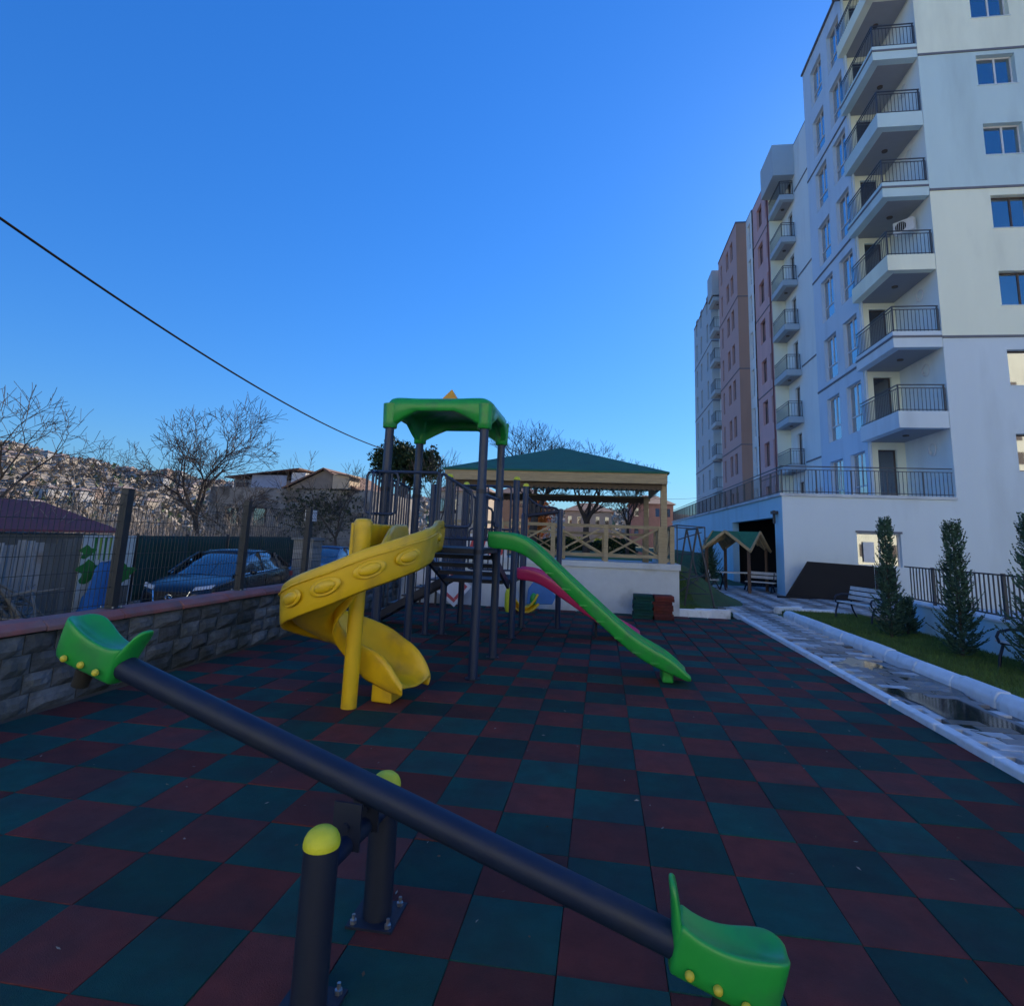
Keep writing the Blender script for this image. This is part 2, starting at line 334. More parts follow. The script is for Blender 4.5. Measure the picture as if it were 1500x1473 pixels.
# ------------------------------------------------------------------ rubber tiles
def rubber_tile(m):
    b = MB(); s, e = .2486, .0015
    b.add([(-s,-s,-.04),(s,-s,-.04),(s,s,-.04),(-s,s,-.04),(-s,-s,-.005),(s,-s,-.008),(s,s,-.008),(-s,s,-.008),(-s+e,-s+e,0),(s-e,-s+e,0),(s-e,s-e,0),(-s+e,s-e,0)],
          [(0,1,5,4),(1,2,6,5),(2,3,7,6),(3,0,4,7),(4,5,9,8),(5,6,10,9),(6,7,11,10),(7,4,8,11),(8,9,10,11)])
    o = b.build('rubber_tile', m, floor); return o
proto = {0: rubber_tile(T_RED), 1: rubber_tile(T_TEAL)}
used = {0: False, 1: False}; far_t = MB(); cells = []
rt_ = random.Random(11)
for i in range(-13, 7):
    for j in range(-8, 25):
        cx, cy = .32+.5*i+.25, 4.47+.5*j+.25
        if cx < -5.62 or cx > 3.6 or cy > 16.3 or cy < .5: continue
        k = (i+j) % 2
        if cx > 3.5:     # cut tiles along the kerb
            dz = rt_.uniform(-.003,.003); far_t.box(3.3215, 3.672, cy-.2486, cy+.2486, -.04, dz, k); continue
        vis = abs(cx+.143*cy) < cy*.98+.4
        cells.append(((cx**2+cy**2)+(0 if vis and cy > 1.6 else 1e4), cx, cy, k))
cells.sort()
for n, (d, cx, cy, k) in enumerate(cells):
    if n < 296:
        o = proto[k]
        if used[k]: o = o.copy(); COL.objects.link(o)
        used[k] = True
        o.location = (cx, cy, rt_.uniform(-.003, .003)); o.rotation_euler = (rt_.uniform(-.006,.006), rt_.uniform(-.006,.006), rt_.uniform(-.008,.008))
    else:
        dz = rt_.uniform(-.004,.004); s = .2465; e = .01
        far_t.add([(cx-s,cy-s,-.04),(cx+s,cy-s,-.04),(cx+s,cy+s,-.04),(cx-s,cy+s,-.04),(cx-s+e,cy-s+e,dz),(cx+s-e,cy-s+e,dz),(cx+s-e,cy+s-e,dz),(cx-s+e,cy+s-e,dz)],
                  [(0,1,5,4),(1,2,6,5),(2,3,7,6),(3,0,4,7),(4,5,6,7)], k)
stuff(far_t.build('rubber_tiling', [T_RED, T_TEAL], floor))

b = MB(); q = random.Random(77)
for k in range(420):
    x, y = q.uniform(-5.5,3.5), .8+15*q.random()**1.6; a = q.uniform(0,6.28); l, w = q.uniform(.006,.022), q.uniform(.003,.009); dx, dy = math.cos(a), math.sin(a); z = .006
    b.add([(x-dx*l,y-dy*l,z),(x+dy*w,y-dx*w,z+q.uniform(0,.008)),(x+dx*l,y+dy*l,z+q.uniform(0,.006)),(x-dy*w,y+dx*w,z)], [(0,1,2,3)], q.choice((0,0,1)))
stuff(b.build('leaf_litter', [mat('litter_pale', (.30,.27,.22), .9), mat('litter_brown', (.14,.08,.04), .9)], fix=False))

# ------------------------------------------------------------------ low block wall with red coping, wire fence on it
wall = thing('block_wall', 'low grey split stone block wall with red coping along the left of the playground', 'wall', (-5.9, 9, 0))
def rel(o): return tuple(o.location)
b = MB(); b.box(-6.0,-5.80,1.5,16.4,-.5,.76); b.build('mortar_core', MORTAR, wall, rel(wall))
def block_mesh(l, seed):
    q = random.Random(seed); b = MB(); n = 4; m = 3; rows = []
    for i in range(m+1):
        rows.append([(.0 + (0 if i in (0, m) or j in (0, n) else .02+q.uniform(0,.035)), -l/2+l*j/n, .19*i/m) for j in range(n+1)])
    b.grid(rows); 
    e = [(-.06,-l/2,0),(-.06,l/2,0),(-.06,l/2,.19),(-.06,-l/2,.19)]
    f = [(0,-l/2,0),(0,l/2,0),(0,l/2,.19),(0,-l/2,.19)]
    for k in range(4): b.quad(e[k], e[(k+1) % 4], f[(k+1) % 4], f[k])
    return b
protos = [block_mesh(.38, s).build('stone_block', STONE, wall) for s in range(5)]
first = [True]*5; q = random.Random(5)
for c in range(4):
    y = 1.7 + (.2 if c % 2 else 0)
    while y < 16.2:
        s = q.randrange(5); o = protos[s]
        if not first[s]: o = o.copy(); COL.objects.link(o)
        first[s] = False
        ln_ = q.uniform(.30,.56); o.scale = (q.uniform(.8,1.3), (ln_-.014)/.38, 1); o.location = (-5.785-wall.location.x, y+ln_/2-.19-9, .0+c*.197); y += ln_
cp = MB(); cp.prism([(-6.05,-.495,.80),(-5.72,-.495,.80),(-5.72,-.495,.85),(-5.80,-.495,.91),(-6.05,-.495,.91)], (0,0,0), (0,.99,0))
c0 = bevel(cp.build('coping_stone', COPING, wall), .012)
for n in range(15):
    o = c0 if n == 0 else c0.copy()
    if n: COL.objects.link(o)
    o.location = (5.9+q.uniform(-.006,.006), 2.0+n-9, q.uniform(-.006,.006)-.0)
fence = thing('wire_fence', 'dark welded wire fence with square posts standing on the block wall', 'fence', (-5.95, 9, .9))
pm = MB(); pm.box(-.05,.05,-.05,.05,0,1.46); pm.box(-.11,.11,-.09,.09,0,.015); pm.box(-.055,.055,-.055,.055,1.46,1.475)
p0 = pm.build('fence_post', POSTM, fence)
bl = MB()
for sx in (-.08,.08):
    for sy in (-.06,.06): bl.lathe((sx,sy,.015), [(.012,0),(.012,.02)], 6)
bolts = bl.build('anchor_bolt', STEEL, p0)
for n in range(6):
    o = p0 if n == 0 else link_copy(p0, fence)
    o.location = (0, [1.55,4.05,6.52,9.05,11.15,13.7][n]-9, 0)
wm = MB()
for n, (ya, yb) in enumerate(((1.6,6.47),(6.57,9.0),(9.1,11.1),(11.2,16.3))):
    wz = [.06+.2*k for k in range(7)]
    for z in wz: wm.bar((-5.95,ya,.9+z), (-5.95,yb,.9+z), .007)
    y = ya+.03
    while y < yb:
        wm.bar((-5.95,y,.94), (-5.95,y,2.16), .005); wm.bar((-5.95,y,2.16), (-5.90,y,2.30), .005); y += .066
    wm.bar((-5.90,ya,2.29), (-5.90,yb,2.29), .007)
wm.build('wire_mesh', WIRE, fence, rel(fence))

# ------------------------------------------------------------------ seesaw
mid = Vector((-1.1465, 2.883, 0)); per = Vector((.9963, -.0859, 0)); ax = Vector((.0859, .9963, 0))
saw = thing('seesaw', 'navy seesaw with green plastic saddle seats and yellow capped posts in the foreground', 'seesaw', tuple(mid))
for sgn, nm in ((1, 'far'), (-1, 'near')):
    c = mid + ax*.308*sgn
    b = MB(); b.lathe(c, [(.0735,.012),(.0735,.62)], 28); po = smooth_angle(b.build('post', NAVY_D, saw, mid))
    b = MB(); b.lathe(c, [(.077,.617),(.078,.63),(.074,.648),(.063,.668),(.043,.684),(.018,.692),(.002,.693)], 28); cpo = smooth_angle(b.build('post_cap', LIME, po, mid), 60)
    b = MB(); b.box(c.x-.12,c.x+.12,c.y-.12,c.y+.12,.002,.014); pl = b.build('base_plate', NAVY_D, po, mid)
    b = MB()
    for sx in (-.09,.09):
        for sy in (-.09,.09): b.lathe((c.x+sx,c.y+sy,.014), [(.017,0),(.017,.016),(.009,.018),(.009,.04)], 6)
    b.build('anchor_bolt', STEEL, po, mid)
b = MB(); b.tube([mid+ax*.26+Vector((0,0,.52)), mid-ax*.26+Vector((0,0,.52))], .042, 20); smooth_angle(b.build('axle', NAVY_B, saw, mid))
TL = math.atan(.284)
bd = (per*math.cos(TL)+Vector((0,0,-math.sin(TL)))); bn = (per*math.sin(TL)+Vector((0,0,math.cos(TL)))); bo = mid+Vector((0,0,.745))
b = MB(); b.tube([bo-bd*1.66, bo+bd*1.66], .064, 32); smooth_angle(b.build('beam', NAVY_B, saw, mid))
for s in (-.085, .085):
    b = MB(); p = mid-ax*s*1.1; b.bar(p+Vector((0,0,.50)), p+Vector((0,0,.70)), .14, .012, upv=tuple(ax))
    b.tube([p-ax*.02+Vector((0,0,.60)), p+ax*.02+Vector((0,0,.60))], .018, 6)
    b.build('pivot_bracket', NAVY_D, saw, mid)
def saddle(sgn):
    d = bd*sgn; o = bo + d*1.515; n = bn; w = ax
    P = lambda s, h, l: o + d*s + n*h + w*l
    b = MB(); S = [x*.79 for x in (0,.04,.10,.18,.27,.35,.42,.47,.51,.535,.545)]
    hw = [.080,.086,.090,.094,.106,.116,.118,.112,.096,.070,.036]
    tc = [.114,.098,.086,.078,.078,.084,.092,.112,.138,.146,.142]
    te = [.118,.106,.096,.094,.106,.128,.150,.158,.157,.152,.146]
    rows = []
    for s, hh, c_, e in zip(S, hw, tc, te):
        bot = -.098 + .03*s
        rows.append([P(s, bot, -hh*.92), P(s, (bot+e)*.5, -hh*.98), P(s, e-.02, -hh), P(s, e, -hh*.93), P(s, (e+c_)/2, -hh*.55), P(s, c_, 0), P(s, (e+c_)/2, hh*.55), P(s, e, hh*.93), P(s, e-.02, hh), P(s, (bot+e)*.5, hh*.98), P(s, bot, hh*.92), P(s, bot, 0)])
    b.grid(rows, 0, True)
    b.add(rows[0], [tuple(range(12))]); b.add(rows[-1], [tuple(range(12))[::-1]])
    ob = b.build('seat', GRN, saw, mid, smooth=True); sb = ob.modifiers.new('sub', 'SUBSURF'); sb.levels = 2; sb.render_levels = 2
    # flared front horn
    h = MB(); rows = []
    for t in fr(0, 1, 8):
        lean = .040-.105*t**1.3; hh = -.04+.275*t; wd = .088*(1-.42*t**1.5) if t < .95 else .03; th = .060-.040*t**.7
        rows.append([P(lean-th/2, hh, -wd), P(lean-th*.8, hh, 0), P(lean-th/2, hh, wd), P(lean+th/2+.012, hh, wd*1.02), P(lean+th*.15, hh, 0), P(lean+th/2+.012, hh, -wd*1.02)])
    h.grid(rows, 0, True); h.add(rows[0], [tuple(range(6))]); h.add(rows[-1], [tuple(range(6))[::-1]])
    ho = h.build('horn', GRN, ob, mid, smooth=True); sb = ho.modifiers.new('sub', 'SUBSURF'); sb.levels = 2; sb.render_levels = 2
    for s in (.08,.19,.295):
        for side in (-1, 1):
            c = MB(); p = P(s, -.035, side*(.092 + (.024 if s > .25 else .008))); c.tube([p, p+w*side*.012, p+w*side*.02], [.0185,.0175,.009], 14); smooth_angle(c.build('bolt_cap', BOLTC, ob, mid), 50)
    f = MB(); p = P(.25,-.085,0); f.tube([p, p-n*.11], [.048,.044], 16); smooth_angle(f.build('rubber_buffer', TYRE, ob, mid))
saddle(-1); saddle(1)

# ------------------------------------------------------------------ play tower
X0, X1, Y0, Y1 = -3.2, -1.74, 8.18, 9.65
tow = thing('play_tower', 'navy playground tower with a green arched roof and yellow, green and pink slides', 'play structure', (-2.47, 8.9, 0))
TO = rel(tow)
def pole(x, y, h, cap=False, r=.066):
    b = MB(); b.lathe((x,y,0), [(r,0),(r,h)], 20); o = smooth_angle(b.build('post', NAVY, tow, TO))
    c = MB(); c.lathe((x,y,0), [(.11,.0),(.11,.012)], 16); c.build('base_plate', NAVY_D, o, TO)
    if cap:
        c = MB(); c.lathe((x,y,h-.01), [(.072,0),(.07,.03),(.045,.065),(.004,.075)], 16); smooth_angle(c.build('post_cap', LIME, o, TO), 60)
    return o
for x, y in ((X0,Y0),(X1,Y0),(X0,Y1),(X1,Y1)): pole(x, y, 3.62)
for x, y, h in ((-3.12,11.5,3.12),(-1.73,11.55,3.1),(-3.12,13.0,3.1),(-1.73,13.0,3.1)): pole(x, y, h, True)
pole(-3.42, 11.37, 2.95, False, .055)
# roof: one moulded shell with rounded shoulders, arched edges and flared corners over the posts
cxr, cyr = (X0+X1)/2, (Y0+Y1)/2; hs_ = .845; NP = 96
def outline(k, sc):
    t = 2*math.pi*(k+.5)/NP; c_, s_ = math.cos(t), math.sin(t); e_ = 2/6.5
    return (math.copysign(abs(c_)**e_, c_)*sc, math.copysign(abs(s_)**e_, s_)*sc)
def cornerness(k):
    x_, y_ = outline(k, 1); m_ = min(abs(x_), abs(y_)); return max(0, min(1, (m_-.05)/.85))
b = MB(); rows = []
for sc, z in ((.02,3.945),(.4,3.945),(.7,3.945),(.84,3.955),(.91,3.95),(.96,3.925),(.99,3.88),(1.0,3.83)):
    rows.append([(cxr+hs_*outline(k, sc)[0], cyr+hs_*outline(k, sc)[1], z+.03*cornerness(k)**2*(sc > .5)) for k in range(NP)])
for sc, dz in ((1.0,.0),(.97,-.012),(.90,-.004),(.885,.05),(.87,.12)):
    rows.append([(cxr+hs_*outline(k, sc)[0], cyr+hs_*outline(k, sc)[1], 3.82-.30*cornerness(k)**1.6+dz) for k in range(NP)])
rows.append([(cxr+hs_*outline(k, .80)[0], cyr+hs_*outline(k, .80)[1], 3.88) for k in range(NP)]); rows.append([(cxr+hs_*outline(k, .02)[0], cyr+hs_*outline(k, .02)[1], 3.90) for k in range(NP)])
b.grid(rows, 0, True); b.add(rows[0], [tuple(range(NP))]); b.add(rows[-1], [tuple(range(NP))[::-1]])
ro = smooth_angle(b.build('roof', GRN, tow, TO, smooth=True), 70)
for x, y in ((X0,Y0),(X1,Y0),(X0,Y1),(X1,Y1)):
    b = MB(); b.lathe((x,y,0), [(.095,3.50),(.104,3.51),(.108,3.60),(.115,3.75),(.12,3.87)], 20); smooth_angle(b.build('roof_socket', GRN, ro, TO), 50)
b = MB(); b.add([(cxr-.24,cyr-.24,3.93),(cxr+.24,cyr-.24,3.93),(cxr+.24,cyr+.24,3.93),(cxr-.24,cyr+.24,3.93),(cxr,cyr,4.30)], [(0,1,4),(1,2,4),(2,3,4),(3,0,4),(3,2,1,0)]); b.build('roof_finial', GOLD, ro, TO)
# platforms, stairs
b = MB(); b.box(X0-.02,X1+.02,Y0-.02,Y1+.02,1.68,1.76); b.build('platform', NAVY_D, tow, TO)
b = MB(); b.box(-3.1,-1.75,11.5,13.02,1.03,1.11); b.build('platform', NAVY_D, tow, TO)
for k in range(4):
    z = 1.62-.165*k; y = 9.86+.44*k; b = MB(); b.box(-3.0,-1.85,y-.15,y+.15,z-.025,z); b.box(-3.0,-1.85,y-.155,y-.135,z-.07,z-.025); b.build('stair_tread', NAVY_D, tow, TO)
for x in (-3.05,-1.82): b = MB(); b.bar((x,9.65,1.66), (x,11.5,1.0), .05, .14); b.build('stair_stringer', NAVY_D, tow, TO)
# access stair at the far left, behind the spiral slide
for k in range(6):
    z = .18+.17*k; x = -4.75+.27*k; b = MB(); b.box(x-.14,x+.14,11.75,12.75,z-.03,z); b.build('stair_tread', NAVY_D, tow, TO)
for y in (11.72,12.78):
    b = MB(); b.bar((-4.9,y,.05), (-3.1,y,1.08), .05, .14); b.build('stair_stringer', NAVY_D, tow, TO)
    b = MB(); b.tube([(-4.85,y,.0),(-4.85,y,.95),(-3.2,y,1.95)], .022, 8)
    for k in range(7): b.bar((-4.62+.25*k,y,.2+.145*k), (-4.62+.25*k,y,1.08+.152*k), .018)
    b.build('handrail', NAVY_D, tow, TO)
# guard rails of vertical bars
def guard(p, q, z0p, z1p, z0q, z1q, n, round_ends=True, r=.021):
    p, q = Vector((*p, 0)), Vector((*q, 0)); d = (q-p).normalized(); b = MB(); L_ = (q-p).length; cr = .07
    up_ = Vector((0,0,1))
    b.tube([p+up_*(z0p+cr), p+up_*(z1p-cr), p+up_*(z1p-.02)+d*.02, p+up_*z1p+d*cr, q+up_*z1q-d*cr, q+up_*(z1q-.02)-d*.02, q+up_*(z1q-cr), q+up_*(z0q+cr), q+up_*(z0q+.02)-d*.02, q+up_*z0q-d*cr, p+up_*z0p+d*cr, p+up_*(z0p+.02)+d*.02, p+up_*(z0p+cr)], r, 8, cap=False)
    for k in range(1, n):
        t = k/n; a = p.lerp(q, t); b.tube([a+up_*(z0p+(z0q-z0p)*t), a+up_*(z1p+(z1q-z1p)*t)], .015, 6)
    return smooth_angle(b.build('guard_rail', NAVY, tow, TO))
guard((-3.30,7.93), (-3.30,9.58), 1.9, 2.82, 1.9, 2.72, 14)
guard((-3.46,8.10), (-2.98,8.10), 2.21, 2.83, 2.21, 2.82, 5)
guard((-2.38,8.12), (-1.86,8.12), 2.06, 2.82, 2.06, 2.6, 4)
guard((-2.80,9.72), (-1.86,9.74), 1.88, 2.98, 1.88, 2.42, 9)
guard((-3.02,11.5), (-1.83,11.52), 1.9, 2.95, 1.9, 2.95, 5)
guard((-3.12,11.6), (-3.12,12.9), 1.15, 2.1, 1.15, 2.1, 11)
guard((-1.74,12.62), (-1.74,12.94), 1.2, 2.45, 1.2, 2.45, 4)
guard((-1.72,8.30), (-1.72,8.52), 2.1, 2.55, 2.1, 2.55, 2); guard((-1.72,9.2), (-1.72,9.55), 2.1, 2.55, 2.1, 2.55, 3)
guard((-3.0,13.0), (-1.85,13.0), 1.2, 2.1, 1.2, 2.1, 10)
b = MB(); b.tube([(-3.3,8.1,2.83), (-2.38,8.1,2.83), (-2.34,8.1,2.78), (-2.34,8.1,1.76)], .022, 8); smooth_angle(b.build('entry_hoop', NAVY, tow, TO))
for z in (2.55,):
    b = MB()
    b.tube([(X1,Y0,z), (X1,Y1,z)], .03, 10); smooth_angle(b.build('cross_bar', NAVY, tow, TO))
for x, y in ((X0,Y0),(X1,Y0),(X0,Y1),(X1,Y1)):
    b = MB()
    for z in (2.58, 1.72): b.lathe((x,y,z-.03), [(.074,0),(.074,.06)], 16)
    b.build('clamp_band', NAVY_D, tow, TO)
# monkey bar frame behind
b = MB(); b.tube([(-.95,13.2,0), (-.95,13.2,2.6)], .062, 16); smooth_angle(b.build('post', NAVY, tow, TO))
b = MB(); b.tube([(-1.73,13.0,2.42), (-.95,13.2,2.55)], .04, 10)
arc = [(-1.73+.78*t, 13.05+.15*t, 2.88-.34*t+.10*math.sin(math.pi*t)-.18*math.sin(math.pi*min(1, t*1.2))) for t in fr(0, 1, 8)]
b.tube(arc, .03, 8)
for p in arc[1:-1]: b.bar(p, (p[0], p[1], 2.44+.09*(p[0]+1.73)), .05)
smooth_angle(b.build('climbing_arch', NAVY_D, tow, TO))

def chute(name, pts, wl_, hl, hr, m, lab, th=.03, tilt=None, sk=-.04):
    # pts: centreline floor points; cross section with raised sides
    b = MB(); k = len(pts); P = [Vector(p) for p in pts]; rows = []
    for i in range(k):
        d = (P[min(i+1, k-1)]-P[max(i-1, 0)]); d.z = 0; d.normalize(); s = Vector((d.y, -d.x, 0))   # s points to the right of travel
        w = wl_[i] if isinstance(wl_, list) else wl_; a = hl[i]; c = hr[i]; dz = tilt[i] if tilt else 0
        row = []
        for t, h in ((-1.06, sk), (-1.13, a*.35), (-1.17, a-.06), (-1.14, a-.01), (-1.05, a), (-.96, a-.03), (-.90, a*.45), (-.72, a*.10+.01), (-.4, 0), (0, -.008), (.4, 0), (.72, c*.10+.01), (.90, c*.45), (.96, c-.03), (1.05, c), (1.14, c-.01), (1.17, c-.06), (1.13, c*.35), (1.06, sk)):
            row.append(P[i]+s*(t*w)+Vector((0,0,h-dz*t)))
        rows.append(row)
    b.grid(rows); o = b.build(name, m, tow, TO, smooth=True); o['label'] = lab
    so = o.modifiers.new('solid', 'SOLIDIFY'); so.thickness = th; so.offset = 0
    sb = o.modifiers.new('sub', 'SUBSURF'); sb.levels = 1; sb.render_levels = 1
    return o, rows
cc = Vector((-2.78, 6.50, 0)); rad = .52
pts = []; hl = []; hr = []; tl = []
for y, z, x in ((8.22,1.76,-2.56),(8.0,1.76,-2.56),(7.75,1.755,-2.54),(7.4,1.73,-2.46),(7.0,1.68,-2.34)): pts.append((x,y,z)); hl.append(.38); hr.append(.30); tl.append(0)
zk = [(0,1.61),(30,1.52),(64,1.37),(90,1.20),(135,.98),(180,.80),(225,.60),(285,.33)]
def zi(a):
    for (a0,z0),(a1,z1) in zip(zk, zk[1:]):
        if a <= a1: return z0+(z1-z0)*(a-a0)/(a1-a0)
    return zk[-1][1]
for a in range(0, 286, 15):
    t = R(-a); pts.append((cc.x+rad*math.cos(t), cc.y+rad*math.sin(t), zi(a))); hl.append(.37); hr.append(.18 if a < 225 else .18+.12*(a-225)/60); tl.append(.03)
e = Vector(pts[-1]); td = Vector((math.sin(R(75)), -math.cos(R(75)), 0))
for s, z, h1, h2 in ((.12,.285,.36,.30),(.24,.25,.35,.28),(.34,.225,.31,.22),(.43,.21,.24,.13),(.50,.205,.14,.07),(.545,.20,.05,.03)):
    p = e+td*s; pts.append((p.x, p.y, z)); hl.append(h1); hr.append(h2); tl.append(.0)
spi, rows = chute('spiral_slide', pts, .262, hl, hr, YEL, 'yellow spiral slide curling round its own column', tilt=tl, sk=-.07)
b = MB(); b.lathe(cc, [(.088,.0),(.088,1.2),(.105,2.0),(.105,2.06),(.085,2.09),(.02,2.1)], 22); smooth_angle(b.build('slide_column', YEL, spi, TO), 50)
b = MB(); b.box(-2.96,-2.905,6.55,8.1,1.66,2.05); bevel(b.build('entry_panel', YEL, spi, TO), .02)
b = MB(); b.prism([(e.x+.02,e.y-.26,.01),(e.x+.28,e.y-.30,.01),(e.x+.30,e.y+.05,.01),(e.x+.04,e.y+.1,.01)], (0,0,0), (0,0,.20)); bevel(b.build('slide_foot', YEL, spi, TO), .02)
# raised ovals pressed into the outer wall of the chute
def oval(p, n, t, a, c, up_=Vector((0,0,1))):
    b = MB(); s = t.normalized(); u = s.cross(n).normalized()
    for ra, rc, h in ((a*1.42, c*1.4, .012), (a, c, .048)):
        ring = []
        for sc, hh in (((1.0, 0), (.95, h*.45), (.8, h*.75), (.5, h*.95), (.2, h)) if h > .02 else ((1.0, 0), (.94, h), (.72, h))):
            ring.append([p+s*math.cos(q)*ra*sc+u*math.sin(q)*rc*sc+n*hh for q in [2*math.pi*k/18 for k in range(18)]])
        b.grid(ring, 0, True); b.add(ring[-1], [tuple(range(18))])
    smooth_angle(b.build('embossed_oval', YEL, spi, TO), 60)
for i in (2, 7, 9, 11, 13):
    r0 = rows[i]; tdir = rows[i+1][1]-rows[i-1][1]; n = Vector((tdir.y, -tdir.x, 0)).normalized()
    if (r0[1]-r0[8]).dot(n) < 0: n = -n
    oval(r0[1]*.75+r0[2]*.25+n*.012-Vector((0,0,.03)), n, tdir, .125, .062)
b = MB(); bead = []
for i in range(1, len(rows)-6):
    tdir = rows[i+1][1]-rows[i-1][1]; n = Vector((tdir.y, -tdir.x, 0)).normalized()
    if (rows[i][1]-rows[i][8]).dot(n) < 0: n = -n
    bead.append(rows[i][2]+n*.014-Vector((0,0,.035)))
b.tube(bead, .011, 6); smooth_angle(b.build('rim_bead', YEL, spi, TO), 60)
gp = [(-1.70,8.86,1.80),(-1.5,8.86,1.80),(-1.28,8.86,1.785),(-1.08,8.86,1.70),(-.9,8.86,1.56),(-.6,8.86,1.30),(-.3,8.86,1.04),(0,8.86,.79),(.25,8.86,.58),(.45,8.86,.43),(.65,8.86,.31),(.85,8.86,.235),(1.02,8.86,.175),(1.14,8.86,.13),(1.24,8.86,.10)]
hg = [.215]*11+[.20,.16,.09,.04]
gs, _ = chute('straight_slide', gp, .27, hg, hg, GRN, 'long green straight slide')
b = MB(); b.box(.86,1.02,8.68,9.04,.01,.22); bevel(b.build('slide_foot', GRN, gs, TO), .03)
def gz_(x):
    for (x0,_,z0),(x1,_,z1) in zip(gp, gp[1:]):
        if x <= x1: return z0+(z1-z0)*(x-x0)/(x1-x0)
for k in range(7):
    x = -.75+.25*k; b = MB(); b.bar((x-.06,8.545,gz_(x)+.02), (x+.06,8.545,gz_(x)+.015), .025, .022); b.build('grip_rib', GRN, gs, TO)
pp = [(-1.72,12.2,1.12),(-1.55,12.2,1.12),(-1.35,12.2,1.10),(-1.15,12.2,1.02),(-.9,12.2,.87),(-.5,12.2,.62),(-.1,12.2,.38),(.2,12.2,.22),(.45,12.2,.14),(.65,12.2,.11),(.8,12.2,.09)]
hp = [.21]*8+[.19,.12,.05]
ps, _ = chute('straight_slide', pp, .27, hp, hp, PNK, 'short pink straight slide behind the green one')
b = MB(); b.tube([(-.1,12.2,0), (-.1,12.2,.34)], .03, 8); b.build('slide_leg', NAVY_D, ps, TO)

# ------------------------------------------------------------------ kerbs and pavers of the path
b = MB(); b.box(-.065,.065,-.492,.492,-.2,.075); k0 = bevel(b.build('edge_kerb', KERB, path), .018)
b = MB(); b.prism([(-.11,-.492,-.2),(-.11,-.492,.08),(-.05,-.492,.17),(.11,-.492,.17),(.11,-.492,-.2)], (0,0,0), (0,.984,0)); k1 = bevel(b.build('kerb_stone', KERB, path), .025)
q = random.Random(8)
for n in range(17):
    for src, x in ((k0, 3.74), (k1, 5.24)):
        y = .9+n+(.4 if src is k1 else 0)
        if src is k1 and y > 18.3: continue
        o = src if n == 0 else link_copy(src, path)
        o.location = (x+q.uniform(-.008,.008), y, q.uniform(-.008,.008)); o.rotation_euler = (0,0,q.uniform(-.008,.008))
for n in range(2):   # curved end of the bed
    o = link_copy(k1, path); o.location = (5.62+.85*n, 19.0+.12*n, -.05*n); o.rotation_euler = (0,0,-R(58+30*n))
for n in range(4):   # kerb in front of the grass by the concrete plinth
    o = link_copy(k1, path); 
    o.location = (2.55+.95*n if n < 1 else 3.1, 17.05+.3*(n > 0)+.0*n, -.02); o.rotation_euler = (0,0,R(-80))
    if n == 1: break
def paver(m, s=.2, t=.098):
    b = MB(); e = .010
    b.add([(-s,-t,-.06),(s,-t,-.06),(s,t,-.06),(-s,t,-.06),(-s,-t,-.006),(s,-t,-.006),(s,t,-.006),(-s,t,-.006),(-s+e,-t+e,0),(s-e,-t+e,0),(s-e,t-e,0),(-s+e,t-e,0)],
          [(0,1,5,4),(1,2,6,5),(2,3,7,6),(3,0,4,7),(4,5,9,8),(5,6,10,9),(6,7,11,10),(7,4,8,11),(8,9,10,11)])
    return b.build('paver', m, path)
pv = [paver(PAV_L), paver(PAV_D), paver(PAV_B)]; pu = [0,0,0]
far_p = MB(); n = 0
for j in range(0, 128):
    for i in range(-1, 24):
        x, y = 4.02+.42*i+(.21 if j % 2 else 0), 3.0+.21*j
        if y < 19.0 and (x < 4.0 or x > 4.95): continue
        if y >= 19.0 and (x > 13 or x < 2.9+(y-19)*.08): continue
        lk = .62 if y > 13.5 else .30
        k = 0 if ((i+2*(j//2)) % 2 == 0 and q.random() < lk*1.5) else (2 if q.random() < .4 else 1)
        sink = -.004-.016*max(0, math.sin(y*1.9+x)) if 6.5 < y < 12.5 else 0
        if y < 17.0 and n < 290:
            o = pv[k]
            if pu[k]: o = link_copy(o, path)
            pu[k] = 1; o.location = (x, y, .010+q.uniform(-.003,.003)+sink); o.rotation_euler = (q.uniform(-.008,.008), q.uniform(-.008,.008), q.uniform(-.012,.012)); n += 1
        else:
            z = .010+q.uniform(-.004,.004); far_p.box(x-.2, x+.2, y-.098, y+.098, -.05, z, k)
stuff(far_p.build('paving', [PAV_L, PAV_D, PAV_B], path))
pd = MB(); pd.add([(4.5+.60*math.cos(t)*(1+.3*math.sin(3*t)+.15*math.sin(7*t)), 9.4+2.6*math.sin(t)*(1+.2*math.cos(2*t)+.1*math.sin(5*t)), .0035) for t in [2*math.pi*k/40 for k in range(40)]], [tuple(range(40))])
o = pd.build('puddle', WATER, path)

# ------------------------------------------------------------------ grass
def grass(name, pts, h, seed):
    q = random.Random(seed); b = MB()
    for x, y, z in pts:
        a = q.uniform(0, 6.28); hh = h*q.uniform(.5, 1.2); w = .006; dx, dy = math.cos(a), math.sin(a); lx, ly = q.uniform(-.6,.6)*hh, q.uniform(-.6,.6)*hh
        b.add([(x-dx*w, y-dy*w, z), (x+dx*w, y+dy*w, z), (x+lx, y+ly, z+hh)], [(0,1,2)])
    return stuff(b.build(name, GRASS, fix=False))
gq = random.Random(2)
grass('grass', [(gq.uniform(5.37,7.5), 6.5+12.2*gq.random()**1.25, .05) for _ in range(52000)], .07, 4)
pts = []
while len(pts) < 9000:
    x, y = gq.uniform(2.2, 4.6), gq.uniform(17.35, 22)
    if x < 2.7+(1-(y-17.3)/4.7)*.6: pts.append((x, y, slope_z(x, y)))
grass('grass', pts, .09, 6)

